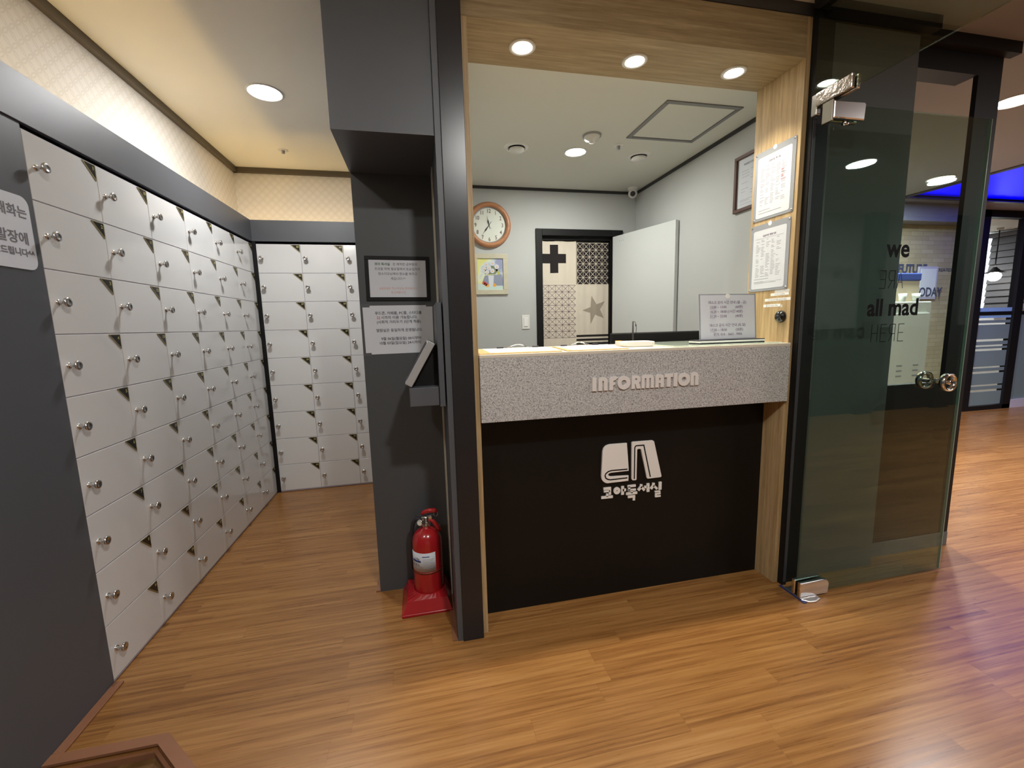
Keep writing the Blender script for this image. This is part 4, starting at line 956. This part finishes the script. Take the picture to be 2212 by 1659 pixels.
# ================================================================== PILLAR NOTICES
t = thing('framed_notice', 'black framed printed notice on the dark pillar', 'notice', (-0.085, PY, 1.49))
Mr = front(-0.086, PY, 1.595) @ Matrix.Rotation(math.radians(-0.6), 4, 'Z')
b = B(); w2, h2, e = 0.149, 0.104, 0.017
for q in ((-w2, w2, h2 - e, h2), (-w2, w2, -h2, -h2 + e), (-w2, -w2 + e, -h2 + e, h2 - e), (w2 - e, w2, -h2 + e, h2 - e)): b.prism([(q[0], q[2]), (q[1], q[2]), (q[1], q[3]), (q[0], q[3])], 0, 0.006, Mr, bev=0.001)
obj('frame', b, M['blackm'], t)
p = obj('sheet', B().prism([(-w2 + e, -h2 + e), (w2 - e, -h2 + e), (w2 - e, h2 - e), (-w2 + e, h2 - e)], 0, 0.003, Mr), M['paper'], t)
b = B()
b.text('코아 독서실', 0.0145, Mr @ T(-0.105, 0.062, 0.0032), 1, 'LEFT', bold=0.0004, ext=0.0001); b.text('은 쾌적한 공부환경', 0.0145, Mr @ T(-0.022, 0.062, 0.0032), 0, 'LEFT', ext=0.0001)
for i, s_ in enumerate(('조성을 위해 월요일에서 토요일까지', '청소이모님께서 청소를 해주고', '계십니다.^^')): b.text(s_, 0.0145, Mr @ T(0, 0.040 - 0.0225 * i, 0.0032), 0, ext=0.0001)
obj('printing', b, [M['ink'], M['inkgn'], M['inko']], p); b = B()
for i, s_ in enumerate(('#일요일은 청소이모님 휴무일이니', '참고바랍니다.')): b.text(s_, 0.0125, Mr @ T(0, -0.050 - 0.019 * i, 0.0032), 2, ext=0.0001)
obj('printing', b, [M['ink'], M['inkgn'], M['inko']], p)
t = thing('paper_notice', 'white taped paper notice below the framed one on the pillar', 'notice', (-0.093, PY, 1.235))
Mr = front(-0.0935, PY, 1.353)
obj('sheet', B().prism([(-0.163, -0.116), (0.160, -0.1135), (0.163, 0.116), (-0.165, 0.117)], 0.0, 0.0012, Mr), M['paper'], t)
b = B()
L_ = [('푸드존, 카페룸, PC룸, 스터디룸', 0.079), ('22시까지 이용 가능합니다.', 0.058), ('(사회적 거리두기 3단계 적용)', 0.037), ('열람실은 동일하게 운영됩니다.', -0.003), ('   9월 06일(월요일) 00시부터', -0.043), ('10월 03일(일요일) 24시까지', -0.064)]
b = B(); shp = None
for i, (s_, z) in enumerate(L_):
    if i in (3, 4): obj('printing', b, [M['ink'], M['inkr']], t); b = B()
    if i == 1:
        b.text('22', 0.0172, Mr @ T(-0.103, z - 0.005, 0.0014), 1, 'LEFT', bold=0.0002, ext=0.0001); b.text('시까지 이용 가능합니다.', 0.0172, Mr @ T(-0.083, z - 0.005, 0.0014), 0, 'LEFT', bold=0.0002, ext=0.0001)
    else: b.text(s_, 0.0172, Mr @ T(0.0, z - 0.005, 0.0014), 0, bold=0.0002, ext=0.0001)
obj('printing', b, [M['ink'], M['inkr']], t)
for x, z in ((-0.15, 0.117), (0.15, 0.117), (-0.155, -0.116)):
    obj('tape', B().prism([(x - 0.018, z - 0.008), (x + 0.018, z - 0.008), (x + 0.018, z + 0.008), (x - 0.018, z + 0.008)], 0.0014, 0.0018, Mr), M['lam'], t)
# sign on the left panel
t = thing('rounded_sign', 'white rounded sign about shoes on the dark left panel', 'sign', (XL, 1.66, 1.58))
Mr = right_face(XL, 1.606, 1.700)
obj('sign_plate', B().prism(rrect(0.36, 0.236, 0.028, 8), 0, 0.003, Mr, bev=0.0006), M['paper'], t)
b = B()
for s_, x, z, sz in (('실내화는', 0.168, 0.050, 0.040), ('신고!', 0.000, 0.012, 0.030), ('신발장에', 0.160, -0.034, 0.042), ('부탁드립니다^^', 0.172, -0.074, 0.026)): b.text(s_, sz, Mr @ T(x, z, 0.0035), 0, 'RIGHT', bold=0.0008, ext=0.0001)
obj('printing', b, mat('sign_grey_ink', lin(112, 110, 116), 0.6), t)

# ================================================================== TABLET TERMINAL on the post
t = thing('tablet_terminal', 'silver tablet terminal on a grey bracket beside the black post', 'tablet', (0.03, 1.83, 1.04))
obj('back_plate', B().box(0.068, 0.0915, 1.735, 2.02, 1.037, 1.458, bev=0.002), M['lam'], t)
obj('bracket_box', B().box(-0.052, 0.068, 1.752, 2.0, 1.040, 1.118, bev=0.003), M['lam'], t)
p0 = Vector((-0.056, 0, 1.130)); p1 = Vector((0.046, 0, 1.302)); ax = (p1 - p0).normalized()
Mb = frame((p0.x, 1.748, p0.z), (ax.x, 0, ax.z), (0, 1, 0))
Mb = Matrix(((ax.x, 0, -ax.z, p0.x), (0, 1, 0, 1.748), (ax.z, 0, ax.x, p0.z), (0, 0, 0, 1)))
Lh = (p1 - p0).length
tb = obj('tablet_body', B().box(0, Lh, 0, 0.26, -0.016, 0.014, bev=0.004, M4=Mb, seg=2), M['silver'], t)
obj('screen', B().box(0.012, Lh - 0.012, 0.012, 0.248, 0.0141, 0.0155, M4=Mb), M['ink'], tb)
obj('bezel', B().box(0.006, Lh - 0.006, 0.005, 0.255, 0.0136, 0.0141, M4=Mb), M['paperb'], tb)
obj('support_arm', B().prism([(-0.03, 1.118), (0.066, 1.118), (0.066, 1.29), (0.02, 1.23)], -0.05, 0.05, front(0, 1.86, 0)), M['blackm'], t)
obj('cable', B().tube([(0.04, 1.80, 1.27), (0.055, 1.80, 1.262), (0.066, 1.80, 1.272)], 0.002, 6), M['ink'], t)

# ================================================================== FIRE EXTINGUISHER
ex, ey = -0.018, 2.035
t = thing('extinguisher_stand', 'red plastic square stand under the fire extinguisher', 'stand', (-0.031, 2.035, 0))
def frustum(b, rect0, rect1, z0, z1, mi=0):
    v = [(rect0[0], rect0[2], z0), (rect0[1], rect0[2], z0), (rect0[1], rect0[3], z0), (rect0[0], rect0[3], z0), (rect1[0], rect1[2], z1), (rect1[1], rect1[2], z1), (rect1[1], rect1[3], z1), (rect1[0], rect1[3], z1)]
    b.add(v, [(0, 1, 5, 4), (1, 2, 6, 5), (2, 3, 7, 6), (3, 0, 4, 7)], mi); return b
o4 = (-0.152, 0.086, 1.915, 2.152); i4 = (-0.124, 0.066, 1.945, 2.135)
b = B().box(o4[0], o4[1], o4[2], o4[3], 0, 0.014, bev=0.002); frustum(b, (o4[0] + .003, o4[1] - .003, o4[2] + .003, o4[3] - .003), i4, 0.014, 0.062)
# top plate rising to a round collar
n = 32; ring = [(ex + 0.078 * math.cos(2 * PI * i / n), ey + 0.078 * math.sin(2 * PI * i / n), 0.078) for i in range(n)]
def sqp(a):
    c, s_ = math.cos(a), math.sin(a); cx_, cy_ = (i4[0] + i4[1]) / 2, (i4[2] + i4[3]) / 2; k = min(((i4[1] - i4[0]) / 2) / max(abs(c), 1e-6), ((i4[3] - i4[2]) / 2) / max(abs(s_), 1e-6)); return (cx_ + c * k, cy_ + s_ * k, 0.062)
sq = [sqp(2 * PI * i / n) for i in range(n)]
b.add(sq + ring, [(i, (i + 1) % n, n + (i + 1) % n, n + i) for i in range(n)], 0, False)
b.lathe([(0.078, 0.078), (0.075, 0.080), (0.0735, 0.070), (0.0735, 0.03)], 32, T(ex, ey, 0))
obj('stand_shell', b, M['redp'], t)
Ex = T(ex, ey, 0.016)
t = thing('fire_extinguisher', 'red fire extinguisher with white label standing by the dark pillar', 'fire extinguisher', (ex, ey, 0.016))
obj('cylinder', B().lathe([(0.0005, 0.0), (0.064, 0.0), (0.071, 0.006), (0.072, 0.02), (0.072, 0.292), (0.070, 0.315), (0.063, 0.337), (0.050, 0.354), (0.034, 0.366), (0.020, 0.372), (0.018, 0.382), (0.0005, 0.382)], 48, Ex), M['red'], t)
def cyl_patch(r, a0, a1, z0, z1, mat_, name, par, thick=0.0006, nseg=20):
    b = B().lathe([(r, z0), (r + thick, z0), (r + thick, z1), (r, z1)], nseg, Ex, 0, True, math.radians(a0), math.radians(a1))
    return obj(name, b, mat_, par)
lab = cyl_patch(0.0722, -172, -60, 0.174, 0.270, M['paper'], 'label', t, nseg=24)
b = B()
def arcbar(b, a0, a1, z0, z1, mi): b.lathe([(0.0730, z0), (0.0733, z0), (0.0733, z1), (0.0730, z1)], 8, Ex, mi, True, math.radians(a0), math.radians(a1))
arcbar(b, -160, -118, 0.222, 0.232, 0); arcbar(b, -112, -84, 0.250, 0.254, 0)
for i in range(7): arcbar(b, -110, -68 - (i % 3) * 4, 0.238 - i * 0.0075, 0.2395 - i * 0.0075, 1)
for i in range(3): arcbar(b, -158, -122, 0.192 + i * 0.006, 0.1935 + i * 0.006, 1)
for k, s_ in enumerate('A B C 3.3kg'.split()):
    a = math.radians((-152, -139, -128, -134)[k]); zz = (0.206, 0.206, 0.206, 0.236)[k]
    b.text(s_, 0.012, frame((ex + 0.0734 * math.cos(a), ey + 0.0734 * math.sin(a), 0.016 + zz), (-math.sin(a), math.cos(a), 0), (0, 0, 1)), 2, ext=0.0001)
obj('label_print', b, [M['inkb'], M['inkg'], M['ink']], lab)
cyl_patch(0.0722, -180, 0, 0.160, 0.170, mat('brown_band', lin(120, 52, 38), 0.4), 'band', t, nseg=30)
obj('valve', B().lathe([(0.0, 0.428), (0.014, 0.428), (0.016, 0.420), (0.016, 0.395), (0.020, 0.390), (0.020, 0.380)], 24, Ex).box(-0.022, 0.03, -0.009, 0.009, 0.40, 0.425, bev=0.002, M4=Ex), M['steel'], t)
Fg = Ex @ frame((-0.022, -0.016, 0.408), Vector((0.85, -0.5, 0)), (0, 0, 1))
obj('gauge', B().lathe([(0.0, 0.018), (0.012, 0.018), (0.016, 0.016), (0.017, 0.0), (0.0, 0.0)], 24, Fg).lathe([(0.0, 0.0186), (0.012, 0.0186)], 20, Fg, 1), [M['steel'], M['face']], t)
obj('lever', B().tube([(-0.02, 0, 0.437), (-0.005, 0, 0.449), (0.02, 0, 0.455), (0.045, 0, 0.456), (0.058, 0, 0.450)], [0.008, 0.0105, 0.0115, 0.0115, 0.008], 12, M4=Ex @ Matrix.Rotation(math.radians(-12), 4, 'Z')), M['red'], t)
obj('carry_handle', B().tube([(0.012, 0, 0.412), (0.035, 0, 0.400), (0.058, -0.002, 0.372), (0.064, -0.002, 0.352)], [0.006, 0.010, 0.0115, 0.011], 12, M4=Ex @ Matrix.Rotation(math.radians(-12), 4, 'Z')), M['red'], t)
pinr = B().tube([(0.05 + 0.010 * math.cos(a), 0.0, 0.438 + 0.012 * math.sin(a)) for a in [2 * PI * i / 16 for i in range(17)]], 0.0014, 6, M4=Ex @ Matrix.Rotation(math.radians(-12), 4, 'Z')).tube([(0.005, -0.01, 0.430), (0.04, -0.01, 0.435)], 0.0016, 6, M4=Ex).tube([(0.0, -0.018, 0.41), (0.012, -0.024, 0.392), (0.018, -0.024, 0.376)], 0.002, 6, M4=Ex).tube([(0.004, -0.018, 0.41), (-0.006, -0.026, 0.390)], 0.002, 6, M4=Ex)
obj('safety_pin', pinr, M['chrome'], t)
obj('hose', B().tube([(-0.02, 0.006, 0.412), (-0.045, 0.012, 0.415), (-0.062, 0.02, 0.39), (-0.072, 0.03, 0.34), (-0.075, 0.035, 0.25), (-0.074, 0.036, 0.14)], 0.0095, 12, M4=Ex), M['ink'], t)

# ================================================================== GLASS DOOR (door_2)
DY = 1.605
g = thing('door_2', 'open frameless glass door with black lettering right of the counter', 'glass door', (2.19, DY, 0), kind='structure')
pane = obj('glass_pane', B().box(1.742, 2.645, DY - 0.006, DY + 0.006, 0.015, 2.25, bev=0.001), M['glass'], g)
obj('edge_strip', B().box(2.6455, 2.6485, DY - 0.006, DY + 0.006, 0.015, 2.25), mat('polished_glass_edge', lin(150, 168, 158), 0.15), pane)
yt = DY - 0.0066
b = B()
b.text('we', 0.112, front(2.168, yt, 1.628), 0, 'CENTER', bold=0.0028, ext=0.0002, font_sx=0.98)
b.text('all mad', 0.108, front(2.170, yt, 1.362), 0, 'CENTER', bold=0.0028, ext=0.0002, font_sx=0.98)
obj('bold_lettering', b, M['inkk'], pane)
b = B(); SD = {'H': [[(0, 0), (0, 1)], [(1, 0), (1, 1)], [(0, .5), (1, .5)]], 'E': [[(1, 0), (0, 0), (0, 1), (1, 1)], [(0, .5), (.9, .5)]], 'A': [[(0, 0), (.5, 1), (1, 0)], [(.2, .35), (.8, .35)]],
      'R': [[(1, 0), (1, 1), (.2, 1), (0, .85), (0, .6), (.2, .45), (1, .45)], [(.55, .45), (0, 0)]], 'e': [[(0, 0), (1, 0), (1, 1), (0, 1)], [(1, .5), (.1, .5)]]}
for word, z_, xs_ in (('eRA', 1.485, (2.075, 2.128, 2.178)), ('HERE', 1.240, (2.055, 2.108, 2.158, 2.212))):
    for ch, x in zip(word, xs_):
        for pl in SD[ch]: b.stroke([(p[0] * 0.034, p[1] * 0.080) for p in pl], 0.003, 0, 0.0004, front(x, yt, z_))
obj('thin_lettering', b, M['inkk'], pane)
# bottom patch fitting
def patch(y0_, y1_, x0_, x1_, z0_, z1_, r, name, m_, par):
    pts = [(x0_, z0_), (x1_, z0_)] + [(x1_ - r + r * math.cos(a), z1_ - r + r * math.sin(a)) for a in [PI / 2 * i / 5 for i in range(6)]] + [(x0_, z1_)]
    b = B().prism(pts, 0, y1_ - y0_, front(0, y1_, 0), bev=0.004); return obj(name, b, m_, par)
patch(DY - 0.026, DY - 0.0065, 1.738, 1.905, 0.010, 0.085, 0.02, 'patch_fitting', M['chrome'], g)
patch(DY + 0.0065, DY + 0.026, 1.738, 1.905, 0.010, 0.085, 0.02, 'patch_fitting', M['chrome'], g)
patch(DY - 0.026, DY - 0.0065, 1.735, 1.895, 2.185, 2.252, 0.004, 'patch_fitting', M['steel'], g)
patch(DY + 0.0065, DY + 0.026, 1.735, 1.895, 2.185, 2.252, 0.004, 'patch_fitting', M['steel'], g)
obj('hinge_plate', B().box(1.728, 1.736, DY - 0.024, DY + 0.024, 2.175, 2.258, bev=0.001), M['chrome'], g)
hp = thing('door_handle', 'round ring pull handle of the glass door', 'x', (2.49, DY, 1.03))
del hp['label']; del hp['category']; hp.parent = g; hp.location = Vector((2.49, DY, 1.03)) - ORG[g.name]
rings = []
for sgn, nm in ((-1, 'pull_ring'), (1, 'pull_ring')):
    Fh = frame((2.49, DY + sgn * 0.050, 1.033), (1, 0, 0), (0, 0, 1))
    b = B().lathe([(0.034, -0.012), (0.043, -0.012), (0.043, 0.012), (0.034, 0.012), (0.034, -0.012)], 40, Fh)
    obj(nm, b, M['chrome'], hp)
obj('spindle', B().tube([(2.49, DY - 0.060, 1.033), (2.49, DY + 0.060, 1.033)], 0.011, 16), M['chrome'], hp)
obj('floor_pivot', B().prism([(1.74, 1.57), (1.765, 1.547), (1.80, 1.545), (1.835, 1.558), (1.842, 1.575), (1.80, 1.66), (1.74, 1.68)], 0, 0.009, bev=0.002), M['steel'], g)
obj('stop_pin', B().tube([(1.782, DY - 0.03, 2.163), (1.815, DY - 0.03, 2.163)], 0.006, 12).lathe([(0.0, 0.004), (0.010, 0.004), (0.010, 0)], 16, frame((1.786, DY - 0.03, 2.163), (0, -1, 0), (0, 0, 1))), M['chrome'], g)
struct('trim_18', B().box(1.735, 1.750, 1.55, 1.70, 0.0, 0.004), M['blue'], 'blue filmed metal floor strip beside the glass door pivot', 'floor strip')
t = thing('transom_fitting', 'film wrapped steel patch fitting at the corner of the glass transom', 'glass fitting', (1.75, 1.60, 2.27))
obj('clamp', B().box(1.727, 1.7445, 1.505, 1.665, 2.262, 2.318, bev=0.003).box(1.7555, 1.772, 1.505, 1.665, 2.262, 2.318, bev=0.003), M['film'], t)
obj('wall_bracket', B().box(1.738, 1.762, 1.668, 1.696, 2.235, 2.322, bev=0.003), M['steel'], t)

# ================================================================== HALL OBJECTS beyond the glass
t = thing('tall_white_cabinet', 'tall white enamel cabinet with vent slots seen through the opening', 'cabinet', (4.98, 3.7, 0))
obj('cabinet_body', B().box(4.50, 5.29, 3.52, 4.05, 0.0, 1.50, bev=0.01), M['appl'], t)
obj('cabinet_door', B().box(4.52, 5.24, 3.50, 3.52, 0.05, 1.38, bev=0.004), M['appl'], t)
b = B()
for xx in (4.90, 5.12):
    for k in range(3): b.box(xx - 0.035, xx + 0.035, 3.496, 3.5, 0.72 + k * 0.055, 0.733 + k * 0.055)
obj('vent_slots', b, M['gplas'], t)
t = thing('paper_towel_box', 'beige box with blue top standing on the tall white cabinet', 'box', (5.08, 3.7, 1.50))
obj('box_body', B().box(4.80, 5.24, 3.62, 3.86, 1.50, 1.72, bev=0.004), mat('beige_card', lin(198, 178, 150), 0.7), t)
obj('box_top', B().box(4.79, 5.25, 3.61, 3.87, 1.72, 1.80, bev=0.01), M['inkb'], t)
for k, xx in enumerate((4.94, 5.12)):
    tag(obj('paper_cup', B().lathe([(0.0, 0.0), (0.026, 0.0), (0.036, 0.085), (0.033, 0.085), (0.024, 0.01)], 18, T(xx, 3.56, 1.50)), M['wplas']), ('left paper cup in front of the blue topped box', 'right paper cup in front of the blue topped box')[k], 'cup', 'paper cups on the white cabinet')
t = thing('wall_poster', 'white framed panel on the far brick wall', 'poster', (6.5, 4.44, 1.62))
obj('frame', B().box(6.36, 6.68, 4.415, 4.438, 1.56, 1.98, bev=0.004), M['skyl'], t)
obj('sheet', B().box(6.39, 6.65, 4.412, 4.415, 1.59, 1.95), M['paperb'], t)
t = thing('wall_lettering', 'dark wall lettering FUTURE and TODAY on the far brick wall', 'wall lettering', (6.3, 4.438, 1.6))
b = B().text('FUTURE', 0.155, front(6.04, 4.436, 1.90), 0, 'LEFT', bold=0.006, ext=0.001, font_sx=0.85).text('IS CREATED', 0.06, front(6.62, 4.436, 1.92), 0, 'LEFT', ext=0.001).text('TODAY', 0.16, front(6.30, 4.410, 1.60), 0, 'LEFT', bold=0.004, ext=0.001, font_sx=0.85)
obj('letters', b, mat('slate_letters', lin(80, 82, 108), 0.5), t)
t = thing('purple_bulkhead', 'violet tinted bulkhead above the far brick wall', 'bulkhead', (5.0, 4.3, 2.45), kind='structure')
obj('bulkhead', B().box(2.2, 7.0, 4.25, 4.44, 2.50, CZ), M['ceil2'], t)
